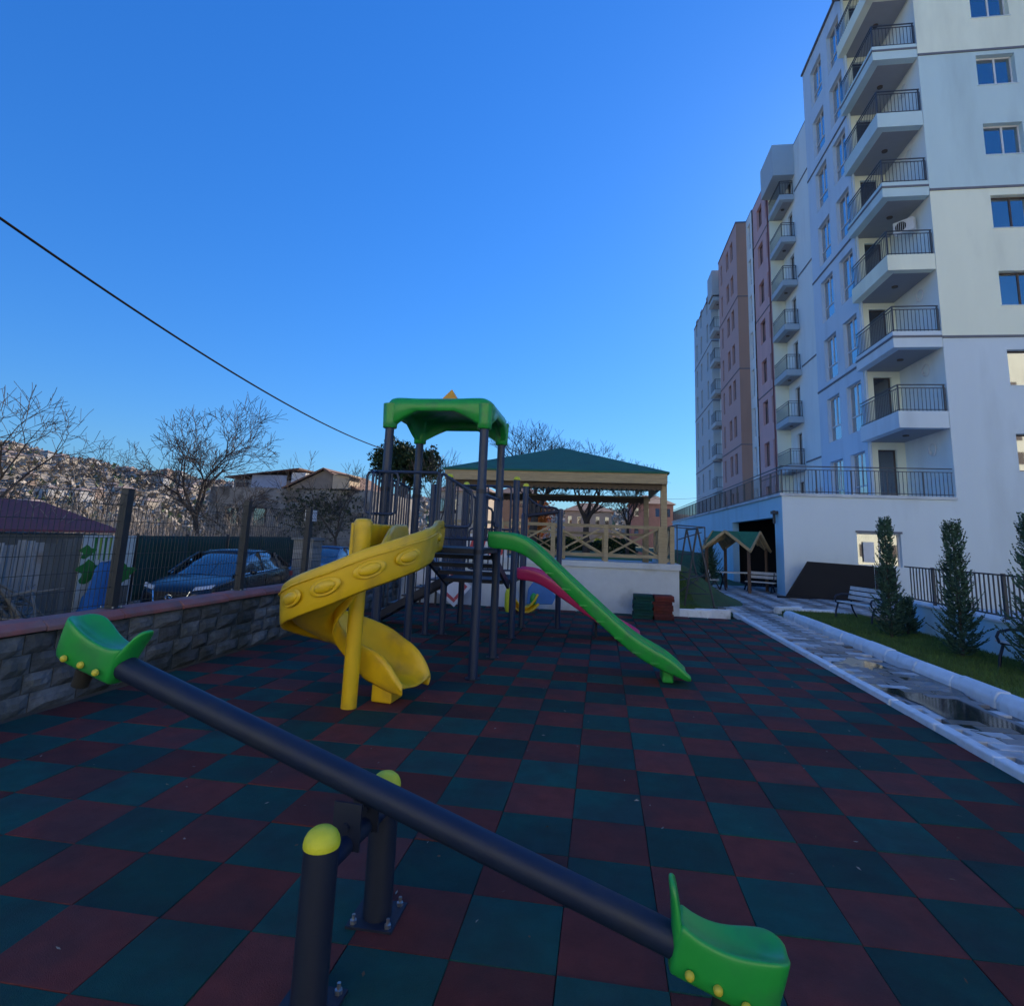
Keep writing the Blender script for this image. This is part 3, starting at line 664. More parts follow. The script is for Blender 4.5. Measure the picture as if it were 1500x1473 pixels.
# ------------------------------------------------------------------ conifers
def conifer(o, h, wr, seed):
    q = random.Random(seed); b = MB()
    b.tube([(0,0,0),(q.uniform(-.02,.02),0,h*.5),(0,0,h*.93)], [.035,.025,.006], 6); b.build('trunk', BARK, o)
    f = MB(); nb = int(340*(h/2.6)**.6)
    for i in range(nb):
        t = (i+q.random())/nb; z0 = .02+h*.92*t; prof = (1-t)**.70*(.92+.25*min(1, t/.12)); 
        prof *= .5+1.0*q.random()**1.4; L_ = wr*prof + .05+.10*(t > .8)
        a = i*2.399+q.uniform(-.3,.3); lift = .55+.7*t+q.uniform(-.2,.25)
        d = Vector((math.cos(a), math.sin(a), 0)); side = Vector((-d.y, d.x, 0)); up_ = Vector((0,0,1))
        n = max(5, int(L_/.032)); 
        for k in range(n):
            s = (k+.5)/n
            if s < .22: continue
            p = Vector((0,0,z0)) + d*L_*s*(.98-.25*s*lift) + up_*L_*lift*(s*.55+.35*s*s)
            dirv = (d*(1-.4*s*lift)+up_*lift*(.5+.6*s)).normalized()
            for sg in (-1, 1):
                ln = (.10*(1.2-s*.75))*q.uniform(.7,1.3); ld = (dirv*.75+side*sg*q.uniform(.4,.9)+up_*q.uniform(-.15,.3)).normalized()
                wv = ld.cross(Vector((q.uniform(-1,1),q.uniform(-1,1),q.uniform(-1,1)))).normalized()*ln*.20
                e = p+ld*ln; m_ = p+ld*ln*.5
                f.add([p, m_+wv, e, m_-wv], [(0,1,2,3)])
        p = Vector((0,0,z0)); 
    f.build('foliage', LEAF_C, o, fix=False)
t1 = thing('conifer_tree', 'slender young conifer on the lawn in front of the bench', 'tree', (6.35,14.2,.05), 0, 'young conifers in the lawn bed'); conifer(t1, 2.70, .30, 1)
t2 = thing('conifer_tree', 'young conifer with a broad feathery base, second from the bench on the lawn', 'tree', (6.62,12.15,.05), 0, 'young conifers in the lawn bed'); conifer(t2, 2.54, .38, 2)
t3 = thing('conifer_tree', 'young conifer cut off by the right edge of the photo', 'tree', (6.82,10.35,.05), 0, 'young conifers in the lawn bed'); conifer(t3, 2.6, .48, 3)
t4 = thing('shrub', 'small low shrub right behind the foot of the conifer by the bench', 'shrub', (7.02,14.9,.05)); conifer(t4, .75, .28, 4)
t5 = thing('conifer_tree', 'dense dark conifer beside the black swing frame near the podium', 'tree', (4.75,27.2,.25)); conifer(t5, 1.9, .62, 5)

# ------------------------------------------------------------------ park benches
def bench(label, loc, rot):
    o = thing('park_bench', label, 'bench', loc, rot, 'slatted park benches on the right')
    for x in (-.72, .72):
        b = MB()
        b.tube([(x,-.30,0),(x,-.27,.20),(x,-.20,.40),(x,-.10,.42)], .024, 8)
        b.tube([(x,-.26,.42),(x,-.30,.52),(x,-.26,.60),(x,-.08,.645),(x,.16,.64),(x,.24,.62)], .024, 8)
        b.tube([(x,.36,0),(x,.24,.20),(x,.18,.40),(x,.30,.86)], .024, 8)
        b.tube([(x,-.24,.41),(x,.20,.39)], .022, 8)
        smooth_angle(b.build('leg_frame', NAVY_D, o), 50)
    b = MB(); b.box(-.82,.82,-.042,.042,0,.028); s0 = bevel(b.build('seat_slat', BENCHW, o), .006)
    for k in range(4):
        c = s0 if k == 0 else link_copy(s0, o); c.location = (0, -.22+.115*k, .43-.006*k)
    b = MB(); b.box(-.82,.82,-.014,.014,-.05,.05); s1 = bevel(b.build('back_slat', BENCHW, o), .006)
    for k in range(3):
        c = s1 if k == 0 else link_copy(s1, o); c.location = (0, .195+.036*k, .56+.125*k); c.rotation_euler = (R(-15),0,0)
bench('slatted grey bench with curved black arms partly behind the first conifer', (6.98,17.15,.055), R(-90+14))
bench('bench at the right edge of the photo, only its black curved arm showing', (7.05,10.55,.055), R(-90+6))

# ------------------------------------------------------------------ retaining wall and its fence
rw = thing('retaining_wall', 'pale blue rendered retaining wall with a white coping behind the lawn bed', 'wall', (7.6,12,0))
b = MB(); b.box(7.5,7.85,1.0,16.25,-.5,.68); b.build('wall_face', BLUE_W, rw, rel(rw))
b = MB(); b.box(-.22,.22,-.74,.74,0,.055); c0 = bevel(b.build('coping_stone', KERB, rw), .01)
for n in range(10):
    o = c0 if n == 0 else link_copy(c0, rw); o.location = (.075, -10.0+1.5*n, .682)
b = MB(); b.box(7.86,30,.2,16.25,-.5,.60); struct(b.build('pavement', CONC))
rf = thing('metal_fence', 'dark metal picket fence standing on the pale blue retaining wall', 'fence', (7.66,12,.737))
b = MB(); b.box(-.03,.03,-.03,.03,0,.86); f0 = b.build('fence_post', RAIL, rf)
for n in range(7):
    o = f0 if n == 0 else link_copy(f0, rf); o.location = (0, -9.05+2.42*n-.1, 0)
b = MB(); b.bar((7.66,2.2,.80), (7.66,16.2,.80), .03); b.build('rail', RAIL, rf, rel(rf))
b = MB(); b.bar((7.66,2.2,1.565), (7.66,16.2,1.565), .045, .03); b.build('rail', RAIL, rf, rel(rf))
b = MB(); b.box(-.011,.011,-.011,.011,.07,.82); b0 = b.build('fence_bar', RAIL, rf)
for n in range(95):
    o = b0 if n == 0 else link_copy(b0, rf); o.location = (0, -9.4+.142*n, 0)

# ------------------------------------------------------------------ dark hoarding by the building
ho = thing('hoarding', 'dark brown sheet hoarding with a slanted left edge in front of the building', 'hoarding', (9,24.2,0))
b = MB(); b.prism([(7.05,24.15,.0),(7.95,24.2,1.42),(10.35,24.2,1.34),(10.35,24.2,0)], (0,0,0), (0,.06,0)); b.build('sheet', BROWN_S, ho, rel(ho))
b = MB(); b.box(10.37,11.1,24.16,24.22,0,1.31); b.build('sheet', mat('hoarding_grey_brown', (.026,.023,.026), .8, .15, 3), ho, rel(ho))
b = MB()
for x in (10.45,10.65,10.85,11.02): b.box(x,x+.03,24.13,24.16,0,1.30)
b.build('rib', BROWN_S, ho, rel(ho))
b = MB(); b.box(6.75,7.9,23.95,24.14,-.02,.07); b.build('base_strip', BROWN_S, ho, rel(ho))

# ------------------------------------------------------------------ gazebo with a cross gable roof, picnic set
ga = thing('gazebo', 'small timber gazebo with a green cross gabled roof and slatted soffit by the garage opening', 'gazebo', (5.85,26.75,0), R(45+9))
A = 1.05
for sx in (-1,1):
    for sy in (-1,1):
        b = MB(); b.box(sx*.93-.05,sx*.93+.05,sy*.93-.05,sy*.93+.05,0,1.83); b.build('post', mat('gazebo_post', (.13,.075,.045), .7) if sx == -1 and sy == -1 else bpy.data.materials['gazebo_post'], ga)
def rh(x, y): return 1.74+.80*(1-min(abs(x), abs(y))/A)
n = 20; b = MB(); b2 = MB(); rows = []; rows2 = []
for i in range(n+1):
    rows.append([(-A+2*A*i/n, -A+2*A*j/n, rh(-A+2*A*i/n, -A+2*A*j/n)) for j in range(n+1)])
    rows2.append([(-A+2*A*i/n, -A+2*A*j/n, rh(-A+2*A*i/n, -A+2*A*j/n)-.04) for j in range(n+1)])
b.grid(rows); b2.grid(rows2); b.build('roof', SHINGLE2, ga); b2.build('soffit', TIMBER, ga)
for k in range(4):
    M_ = Matrix.Rotation(k*math.pi/2, 3, 'Z'); 
    for sg in (-1, 1):
        b = MB(); p, q2 = M_ @ Vector((0,-A-.02,2.52)), M_ @ Vector((sg*(A+.05),-A-.02,1.70)); b.bar(p, q2, .05, .11); b.build('bargeboard', TIMBER, ga)
        # slats of the soffit showing as nested chevrons
        for t in (.25,.45,.65,.85):
            b = MB(); p, q2 = M_ @ Vector((0,-A*t,2.47)), M_ @ Vector((sg*A*t,-A*t,2.47-.8*t)); b.bar(p, q2, .03, .05); b.build('slat', PLANK, ga)
pt = thing('picnic_table', 'timber picnic table on dark metal legs under the gazebo', 'table', (5.8,26.9,0), R(12))
b = MB(); b.box(-.75,.75,-.055,.055,.74,.775); s0 = b.build('plank', BENCHW, pt)
for k in range(5):
    c = s0 if k == 0 else link_copy(s0, pt); c.location = (0, -.26+.13*k, 0)
for x in (-.55,.55):
    b = MB(); b.bar((x,-.3,0),(x,.2,.74),.05); b.bar((x,.3,0),(x,-.2,.74),.05); b.build('leg', NAVY_D, pt)
def seatb(lab, loc, rot):
    o = thing('picnic_bench', lab, 'bench', loc, rot, 'timber benches round the picnic table')
    b = MB(); b.box(-.6,.6,-.06,.06,.40,.435); s = b.build('seat_slat', BENCHW, o)
    for k in range(3):
        c = s if k == 0 else link_copy(s, o); c.location = (0,-.13+.135*k,0)
    b = MB(); b.box(-.6,.6,.18,.205,.56,.68); s = b.build('back_slat', BENCHW, o); c = link_copy(s, o); c.location = (0,.05,.16)
    for x in (-.5,.5):
        b = MB(); b.bar((x,-.22,0),(x,.0,.4),.04); b.bar((x,.26,0),(x,-.05,.4),.04); b.bar((x,.1,.38),(x,.27,.88),.04); b.bar((x,-.25,.02),(x,.28,.02),.04); b.build('leg', NAVY_D, o)
seatb('timber bench on the right of the picnic table, next to the podium column', (6.75,26.45,0), R(-35))
seatb('timber bench on the left of the picnic table, near the conifer', (4.95,27.0,0), R(80))

# ------------------------------------------------------------------ black garden swing frame on the grass
sw = thing('swing_frame', 'bare black metal garden swing frame with crossed braces standing on the grass', 'swing', (3.0,20,0))
for y in (18.9, 21.2):
    b = MB(); b.tube([(2.55,y,0),(2.95,y,2.35),(2.95+.02,y,2.42)], .03, 6); b.tube([(3.45,y,0),(2.97,y,2.42)], .03, 6); b.tube([(2.72,y,.95),(3.25,y,.95)], .02, 6)
    b.build('leg_frame', RAIL, sw, rel(sw))
b = MB(); b.tube([(2.96,18.85,2.42),(2.96,21.25,2.42)], .03, 8); b.build('top_bar', RAIL, sw, rel(sw))
b = MB()
b.tube([(2.35,18.9,2.5),(3.2,18.9,2.46),(3.2,21.2,2.46),(2.35,21.2,2.5),(2.35,18.9,2.5)], .02, 6)
for p, q2 in (((2.35,18.9,2.5),(2.35,18.9,.4)),((3.2,18.9,2.46),(3.2,18.9,1.9)),((2.38,18.9,2.05),(3.1,18.9,2.3)),((2.38,18.9,1.6),(3.0,18.9,1.62)),((2.4,18.9,.45),(3.2,18.9,1.05)),((2.4,18.9,1.0),(3.2,18.9,.5)),((2.4,18.95,.8),(3.3,21.2,.8)),((2.6,18.9,.42),(3.3,18.9,.42))): b.tube([p, q2], .018, 6)
b.build('brace', RAIL, sw, rel(sw))

# ------------------------------------------------------------------ concrete plinth with the pavilion on it
pl = thing('concrete_plinth', 'stained white concrete plinth wall under the pavilion behind the slides', 'wall', (-1.8,16.6,0))
b = MB(); b.box(-5.75,2.1,16.5,23.2,-.5,1.20); b.build('wall_face', CONC, pl, rel(pl))
b = MB(); b.box(-5.78,2.14,16.46,16.66,1.202,1.36); b.box(1.94,2.14,16.66,23.2,1.202,1.36); b.build('upstand', CONC, pl, rel(pl))
pa = thing('pavilion', 'timber pavilion with a green hipped roof and crossed rails on the concrete plinth', 'pavilion', (-1.4,19.6,1.2))
RX0, RX1, RY0, RY1 = -4.70, 1.86, 16.45, 22.5
b = MB(); ex = [(RX0,RY0,3.90),(RX1,RY0,3.90),(RX1,RY1,3.90),(RX0,RY1,3.90)]; ap = (-1.40,19.45,5.02)
b.add(ex+[ap], [(0,1,4),(1,2,4),(2,3,4),(3,0,4)]); b.add([(x,y,3.85) for x, y, z in ex], [(3,2,1,0)])
for k in range(4):
    p, q2 = Vector(ex[k]), Vector(ex[(k+1) % 4]); b.quad(p, q2, q2-Vector((0,0,.05)), p-Vector((0,0,.05)))
b.build('roof', SHINGLE, pa, rel(pa))
for x0, x1, y0, y1 in ((RX0+.06,RX1-.06,RY0+.03,RY0+.10),(RX0+.06,RX1-.06,RY1-.10,RY1-.03),(RX0+.06,RX0+.13,RY0+.102,RY1-.102),(RX1-.13,RX1-.06,RY0+.102,RY1-.102)):
    rear = y0 > 20; b = MB(); b.box(x0,x1,y0,y1,3.46 if rear else 3.56,3.64 if rear else 3.848); b.build('fascia_beam', PLANK, pa, rel(pa))
VAL = mat('valance_dark', (.10,.075,.055), .9)
for y in (RY0+.16, RY1-.16):      # scalloped valance
    dz = -.09 if y > 20 else 0; b = MB(); pts = [(x, y, 3.66+dz) for x in (RX1-.2, RX0+.2)]; m_ = 44
    lo = [(RX0+.2+(RX1-RX0-.4)*k/(m_*4), y, 3.42+dz*.3-.045*abs(math.sin(math.pi*k/4))) for k in range(m_*4+1)]
    b.prism(pts+lo, (0,0,0), (0,.03,0)); b.build('valance', VAL, pa, rel(pa))
for x, y in ((1.72,16.75),(1.62,22.0),(-4.5,16.75),(-4.5,22.0)):
    b = MB(); b.box(x-.085,x+.085,y-.085,y+.085,1.36 if y < 17 else 1.2,3.56); b.build('post', PLANK, pa, rel(pa))
for k in range(7):
    x = RX0+.6+.9*k; b = MB(); b.box(x-.03,x+.03,RY0+.105,RY1-.105,3.74,3.84); b.build('rafter', PLANK, pa, rel(pa))
def railrun(p, q2, n, zb):
    p, q2 = Vector((*p,0)), Vector((*q2,0))
    for k in range(n+1):
        a = p.lerp(q2, k/n); b = MB(); b.box(a.x-.06,a.x+.06,a.y-.06,a.y+.06,zb,zb+1.02); b.build('rail_post', PLANK, pa, rel(pa))
    for z in (zb+.17, zb+.98):
        b = MB(); b.bar(p+Vector((0,0,z)), q2+Vector((0,0,z)), .05, .09); b.build('rail', PLANK, pa, rel(pa))
    d = (q2-p).normalized()*.08; side = Vector((d.y,-d.x,0)).normalized()*.02
    for k in range(n):
        a, c = p.lerp(q2, k/n)+d, p.lerp(q2, (k+1)/n)-d
        for s, (u, v) in ((1, (.2,.94)), (-1, (.94,.2))):
            b = MB(); b.bar(a+side*s+Vector((0,0,zb+u)), c+side*s+Vector((0,0,zb+v)), .03, .05); b.build('cross_brace', PLANK, pa, rel(pa))
railrun((-4.4,16.7), (1.62,16.7), 4, 1.362); railrun((1.95,16.8), (1.95,22.0), 4, 1.362); railrun((-4.4,22.05), (1.55,22.05), 4, 1.202)

# ------------------------------------------------------------------ loose rubber tiles in two stacks
def ordn(k, n):
    return 'bottom' if k == 0 else 'top' if k == n-1 else ['second','third','fourth','fifth','sixth','seventh'][k-1]+' from the bottom'
q = random.Random(21)
for si, (x, m, nm) in enumerate(((1.07,T_TEAL,'dark green'),(1.58,T_RED,'dark red'))):
    for k in range(8):
        b = MB(); b.box(-.245,.245,-.245,.245,0,.07); o = bevel(b.build('rubber_tile_spare', m), .008)
        o.location = (x+q.uniform(-.025,.025), 15.75+q.uniform(-.03,.03), .001+.0745*k); o.rotation_euler = (0,0,q.uniform(-.08,.08))
        tag(o, nm+' loose rubber tile, '+ordn(k, 8)+' of the '+('left' if si == 0 else 'right')+' stack by the plinth', 'rubber tile', 'loose rubber tiles stacked by the plinth')

# ------------------------------------------------------------------ play things and boards behind the tower
ty = thing('rocker_toy', 'small yellow and blue plastic rocking toy on the ground behind the pink slide', 'toy', (-2.0,15.6,0), R(20))
b = MB(); b.grid([[(-.38+.09*k, -.16, .10+.36*(abs(k-4)/4)**2) for k in range(9)],[(-.38+.09*k, .16, .10+.36*(abs(k-4)/4)**2) for k in range(9)],[(-.38+.09*k, .16, .02+.22*(abs(k-4)/4)**2) for k in range(9)],[(-.38+.09*k, -.16, .02+.22*(abs(k-4)/4)**2) for k in range(9)]], 0, False); 
o = b.build('rocker_base', YEL, ty, smooth=True); so = o.modifiers.new('solid','SOLIDIFY'); so.thickness = .04
b = MB(); b.prism([(.05,-.03,.2),(.75,-.03,.2),(.85,-.03,.42),(.55,-.03,.72),(.25,-.03,.82),(.08,-.03,.6)], (0,0,0), (0,.08,0)); bevel(b.build('side_panel', TBLUE, ty), .02)
b = MB(); b.lathe((-.45,0,0), [(.07,0),(.10,.15),(.10,.45),(.06,.6),(.02,.62)], 12); smooth_angle(b.build('handle_post', LIME, ty))
b = MB(); b.ball((.22,-.05,.34), .09, .05, .16, 8, 6); b.build('seat_grip', GRN, ty, smooth=True)
sg = thing('sign_board', 'white board with a red diamond border leaning against the plinth behind the stairs', 'sign', (-4.05,15.7,0))
b = MB(); M_ = Matrix.Translation((-4.05,15.7,.56)) @ Matrix.Rotation(R(18),4,'Z') @ Matrix.Rotation(R(-12),4,'X') @ Matrix.Rotation(R(40),4,'Y')
def tb_(b, x0,x1,y0,y1,z0,z1): 
    vs = [M_ @ Vector(p) for p in ((x0,y0,z0),(x1,y0,z0),(x1,y1,z0),(x0,y1,z0),(x0,y0,z1),(x1,y0,z1),(x1,y1,z1),(x0,y1,z1))]; b.add(vs, [(0,3,2,1),(4,5,6,7),(0,1,5,4),(1,2,6,5),(2,3,7,6),(3,0,4,7)])
tb_(b,-.42,.42,0,.03,-.36,.36); b.build('panel', SIGN_W, sg, rel(sg))
b = MB(); tb_(b,-.34,.34,-.006,-.002,-.28,-.20); tb_(b,-.34,.34,-.006,-.002,.20,.28); tb_(b,-.34,-.26,-.006,-.002,-.195,.195); tb_(b,.26,.34,-.006,-.002,-.195,.195); b.build('border', SIGN_R, sg, rel(sg))
s2 = thing('sign_board', 'upright white and blue notice board seen between the tower posts', 'sign', (-4.6,15.9,0))
b = MB(); b.box(-5.1,-4.45,15.9,15.94,.55,1.95); b.build('panel', SIGN_W, s2, rel(s2))
b = MB(); b.box(-5.02,-4.53,15.89,15.897,1.2,1.85); b.build('print', SIGN_B, s2, rel(s2))
b = MB(); b.bar((-5.0,15.96,0),(-5.0,15.96,1.9),.05); b.bar((-4.55,15.96,0),(-4.55,15.96,1.9),.05); b.build('leg', RAIL, s2, rel(s2))
s3 = thing('sign_board', 'white board with red slanted stripes standing on the plinth behind the stair treads', 'sign', (-3.3,16.58,1.36))
b = MB(); b.box(-3.9,-2.7,16.56,16.60,1.362,2.0); b.build('panel', SIGN_W, s3, rel(s3))
b = MB()
for k in range(4): b.prism([(-3.85+.3*k,16.555,1.42),(-3.73+.3*k,16.555,1.42),(-3.58+.3*k,16.555,1.94),(-3.70+.3*k,16.555,1.94)], (0,0,0), (0,.003,0))
b.build('stripes', SIGN_R, s3, rel(s3))

# ------------------------------------------------------------------ apartment buildings
FL = [4.14, 7.63, 11.05, 14.50, 17.92, 21.33, 24.76, 28.18]; ROOFZ = 31.6
def facade(root, org, axis, c, u0, u1, bands, holes, depth=.2, mats=(), name='wall'):
    """a wall in the plane x=c or y=c (facing -x / -y) with real openings; bands: [(z0, z1, material index)]"""
    b = MB(); us = sorted({u0, u1, *[h[0] for h in holes], *[h[1] for h in holes]}); zs = sorted({*[x for bd in bands for x in bd[:2]], *[h[2] for h in holes], *[h[3] for h in holes]})
    P = (lambda u, d, z: (c+d, u, z)) if axis == 'x' else (lambda u, d, z: (u, c+d, z))
    def band(z):
        for z0, z1, m in bands:
            if z0 <= z < z1: return m
    for a, a2 in zip(us, us[1:]):
        for z, z2 in zip(zs, zs[1:]):
            mu, mz = (a+a2)/2, (z+z2)/2
            if band(mz) is None or any(h[0] < mu < h[1] and h[2] < mz < h[3] for h in holes): continue
            b.quad(P(a,0,z), P(a2,0,z), P(a2,0,z2), P(a,0,z2), band(mz))
    for h in holes:
        m = band((h[2]+h[3])/2) or 0
        a, a2, z, z2 = h[:4]
        b.quad(P(a,0,z), P(a,depth,z), P(a,depth,z2), P(a,0,z2), m); b.quad(P(a2,0,z), P(a2,depth,z), P(a2,depth,z2), P(a2,0,z2), m)
        b.quad(P(a,0,z2), P(a2,0,z2), P(a2,depth,z2), P(a,depth,z2), m); b.quad(P(a,0,z), P(a2,0,z), P(a2,depth,z), P(a,depth,z), m)
    return b.build(name, list(mats), root, org, fix=False)
def window_proto(w, h, style, root, frame, glass=GLASS, lamp=False, room=True, curtain=False):
    """window in the local plane y=0 facing -y, origin at its lower left corner; frame > panes, lamp"""
    b = MB(); t = .06
    b.box(0,w,0,.07,0,t); b.box(0,w,0,.07,h-t,h); b.box(0,t,0,.07,t,h-t); b.box(w-t,w,0,.07,t,h-t); ps = []
    if style == 'double': b.box(w*.55-.035,w*.55+.035,0,.07,t,h-t); ps = [(t,w*.55-.035,t,h-t),(w*.55+.035,w-t,t,h-t)]
    elif style == 'french':
        zt = h*.34; b.box(t,w-t,0,.07,zt-.03,zt+.03); b.box(w*.5-.035,w*.5+.035,0,.07,zt+.03,h-t); ps = [(t,w-t,t,zt-.03),(t,w*.5-.035,zt+.03,h-t),(w*.5+.035,w-t,zt+.03,h-t)]
    else: ps = [(t,w-t,t,h-t)]
    f = b.build('window', frame, root)
    for x0, x1, z0, z1 in ps:
        p = MB(); p.box(x0,x1,.03,.04,z0,z1); p.build('pane', glass, f)
    if room:
        p = MB(); p.add([(-.05,.08,-.05),(w+.05,.08,-.05),(w+.05,.08,h+.25),(-.05,.08,h+.25),(-.05,2.2,-.05),(w+.05,2.2,-.05),(w+.05,2.2,h+.25),(-.05,2.2,h+.25)], [(4,5,6,7),(0,4,7,3),(1,5,6,2),(3,2,6,7),(0,1,5,4)]); p.build('room', ROOM, f)
        if curtain:
            p = MB(); rows = [[], []]
            for k in range(41):
                x = w*.02+w*.55*k/40; rows[0].append((x,.22+.03*math.sin(k*1.4),.02)); rows[1].append((x,.22+.03*math.sin(k*1.4),h-.05))
            p.grid(rows); p.build('curtain', CURT, f)
        if lamp:
            for lx in (.3*w, .75*w):
                p = MB(); p.lathe((lx,.42,h+.17), [(.07,0),(.07,.03)], 10); p.build('ceiling_lamp', LAMP, f)
    f.location = (0,0,-1000); return f
def place(src, root, org, axis, u, d, z, first):
    # axis 'y': facing -y at y=d, lower left x=u.  axis 'x': facing -x at x=d, left edge (as seen) is the larger y
    o = src if first else link_copy(src, root)
    o.parent = root; w = Vector((u, d, z)) if axis == 'y' else Vector((d, u, z))
    o.location = w-Vector(org); o.rotation_euler = (0,0,0 if axis == 'y' else R(-90)); return o
def balcony(root, org, x0, x1, y0, y1, fl, m, string=False, th=.70, left=True, dens=.15):
    b = MB(); b.box(x0,x1,y0,y1,fl-th,fl)
    s = b.build('balcony', m, root, org)
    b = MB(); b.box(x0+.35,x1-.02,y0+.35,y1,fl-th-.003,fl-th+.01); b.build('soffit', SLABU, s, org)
    if string:
        b = MB(); b.box(x0-.03,x1,y0-.03,y0-.001,fl-.28,fl-.19); b.box(x0-.03,x0-.001,y0-.001,y1,fl-.28,fl-.19); b.build('string_course', STRING, s, org)
    b = MB(); h = 1.12; i = .06
    for z in (fl+h, fl+h-.14, fl+.07):
        b.bar((x0+i,y0+i,z),(x1-.03,y0+i,z), .04 if z > fl+1 else .03)
        if left: b.bar((x0+i,y0+i,z),(x0+i,y1,z), .04 if z > fl+1 else .03)
    for k in range(int((x1-x0)/dens)+1): b.bar((x0+i+k*dens,y0+i,fl),(x0+i+k*dens,y0+i,fl+h-.14), .018)
    b.bar((x0+i,y0+i,fl),(x0+i,y0+i,fl+h),.05); b.bar((x1-.08,y0+i,fl),(x1-.08,y0+i,fl+h),.05)
    if left:
        for k in range(int((y1-y0)/dens)+1): b.bar((x0+i,y0+i+k*dens,fl),(x0+i,y0+i+k*dens,fl+h-.14), .018)
    b.build('railing', RAIL, s, org)
    c = MB(); c.lathe(((x0+x1)/2+.1,(y0+y1)/2-.1,fl-th-.06), [(.12,0),(.13,.055)], 14); c.build('soffit_lamp', FRAME_B, s, org)
    return s

# --- block A: grey and cream tower nearest to the camera
A_ = thing('apartment_building', 'grey and cream apartment tower with corner balconies, nearest of the blocks on the right', 'building', (12.3,25,0)); AO = rel(A_)
fb = [(-.5,10.78,0),(10.78,17.46,1),(17.46,24.15,2),(24.15,ROOFZ,1)]
wins = [(16.25,17.80,f+1.08,f+2.58) for f in FL]
facade(A_, AO, 'y', 25.0, 13.9, 44, fb, wins, .30, (BASE_W, CREAM_W, GREY_W))
wp = [window_proto(1.55,1.5,'double',A_,FRAME_W,GLASS,True), window_proto(1.55,1.5,'double',A_,FRAME_B,GLASS,True,True,True)]
wu = [False, False]
for k, f in enumerate(FL):
    t = 0 if k in (4,5,6,7) else 1
    place(wp[t], A_, AO, 'y', 16.25, 25.23, f+1.08, not wu[t]); wu[t] = True
    b = MB(); b.box(16.2,17.85,24.97,25.15,f+1.05,f+1.079); b.build('sill', BASE_W, A_, AO)
bl_ = [(4.14,ROOFZ,0)]
lw = [(31.5,33.2,f+.02,f+2.45) for f in FL]+[(28.95,30.6,f+.02,f+2.45) for f in FL]
facade(A_, AO, 'x', 12.3, 28.6, 34.4, bl_, lw, .34, (SKYGREY_W,))
wq = window_proto(1.70,2.43,'french',A_,FRAME_W,GLASS,False,True,True); wr = window_proto(1.65,2.43,'french',A_,FRAME_W,GLASS,False,True,False)
for k, f in enumerate(FL):
    place(wq, A_, AO, 'x', 33.2, 12.46, f+.02, k == 0); place(wr, A_, AO, 'x', 30.6, 12.46, f+.02, k == 0)
facade(A_, AO, 'y', 28.6, 12.3, 13.9, bl_, [(12.72,13.52,f+.02,f+2.45) for f in FL], .2, (CREAM_W,))
dr = window_proto(.80,2.43,'single',A_,FRAME_B,GLASS_D,False,False)
for k, f in enumerate(FL): place(dr, A_, AO, 'y', 12.72, 28.75, f+.02, k == 0)
facade(A_, AO, 'x', 13.9, 25.0, 28.6, bl_, [], .1, (WHITE_W,))
b = MB(); b.quad((12.3,34.4,4.14),(44,34.4,4.14),(44,34.4,ROOFZ),(12.3,34.4,ROOFZ)); b.quad((44,25,-.5),(44,34.4,-.5),(44,34.4,ROOFZ),(44,25,ROOFZ)); b.build('wall', SKYGREY_W, A_, AO, fix=False)
b = MB(); b.box(12.2,44,28.6,34.45,ROOFZ,ROOFZ+.12); b.box(13.85,44,24.9,28.599,ROOFZ,ROOFZ+.12); b.box(11.9,13.849,24.9,28.599,ROOFZ-.6,ROOFZ+.12); b.build('roof', STRING, A_, AO)
for z in (10.78,17.46,24.15):
    b = MB(); b.box(13.9,44,24.96,24.999,z-.05,z+.05); b.box(12.26,12.299,28.63,34.4,z-.05,z+.05); b.build('string_course', STRING, A_, AO)
for k, f in enumerate(FL[1:]):
    balcony(A_, AO, 12.0, 13.88, 25.0, 28.58, f, CREAM_W if f > 25 or 12 < f < 17 else (BASE_W if f < 12 else GREY_W), string=k in (1,3,5))
bx = MB(); bx.bar((12.33,28.45,4.14),(12.33,28.45,ROOFZ),.10); bx.build('downpipe', SKYGREY_W, A_, AO)
def coil(p, n):
    b = MB(); b.tube([(p[0], p[1]+.26*math.cos(t)*(1+.12*math.sin(3*t)), p[2]+.26*math.sin(t)) for t in [2*math.pi*k/24 for k in range(25)]], .022, 6)
    b.tube([(p[0], p[1]+.1*math.cos(t)+.2, p[2]+.07*math.sin(t)-.12) for t in [2*math.pi*k/24 for k in range(20)]], .02, 6); o = b.build('pipe_coil', ACW, None, p)
    tag(o, 'coiled white air conditioning pipe on the '+n+' loggia wall of the grey tower', 'pipe', 'pipe coils left on the loggia walls')
for k, n in ((0,'lowest'),(1,'second lowest'),(2,'third lowest'),(4,'fifth lowest'),(5,'sixth lowest')): coil((13.84,26.3,FL[k]+2.1), n)
def ac(loc, rot, lab):
    o = thing('air_conditioner', lab, 'air conditioner', loc, rot, 'outdoor air conditioner units')
    b = MB(); b.box(-.42,.42,-.15,.15,0,.58); bevel(b.build('casing', ACW, o), .02)
    b = MB(); b.lathe((0,0,0), [(.23,0),(.23,.01)], 20); g_ = b.build('fan_grille', DARKV, o); g_.rotation_euler = (R(90),0,0); g_.location = (-.1,-.152,.29)
    b = MB()
    for k in range(7): b.bar((-.33+.077*k,-.166,.07),(-.33+.077*k,-.166,.51),.012)
    b.build('guard', ACW, o)
    b = MB(); b.bar((-.3,-.15,-.03),(-.3,.25,-.03),.04); b.bar((.3,-.15,-.03),(.3,.25,-.03),.04); b.build('bracket', ACW, o)
ac((13.45,26.3,FL[3]+1.70), R(-48), 'white air conditioner unit high on the loggia wall of the fourth balcony')
ac((13.6,38.6,FL[0]+1.0), R(-90), 'white air conditioner unit low on the wall beside the terrace railing')

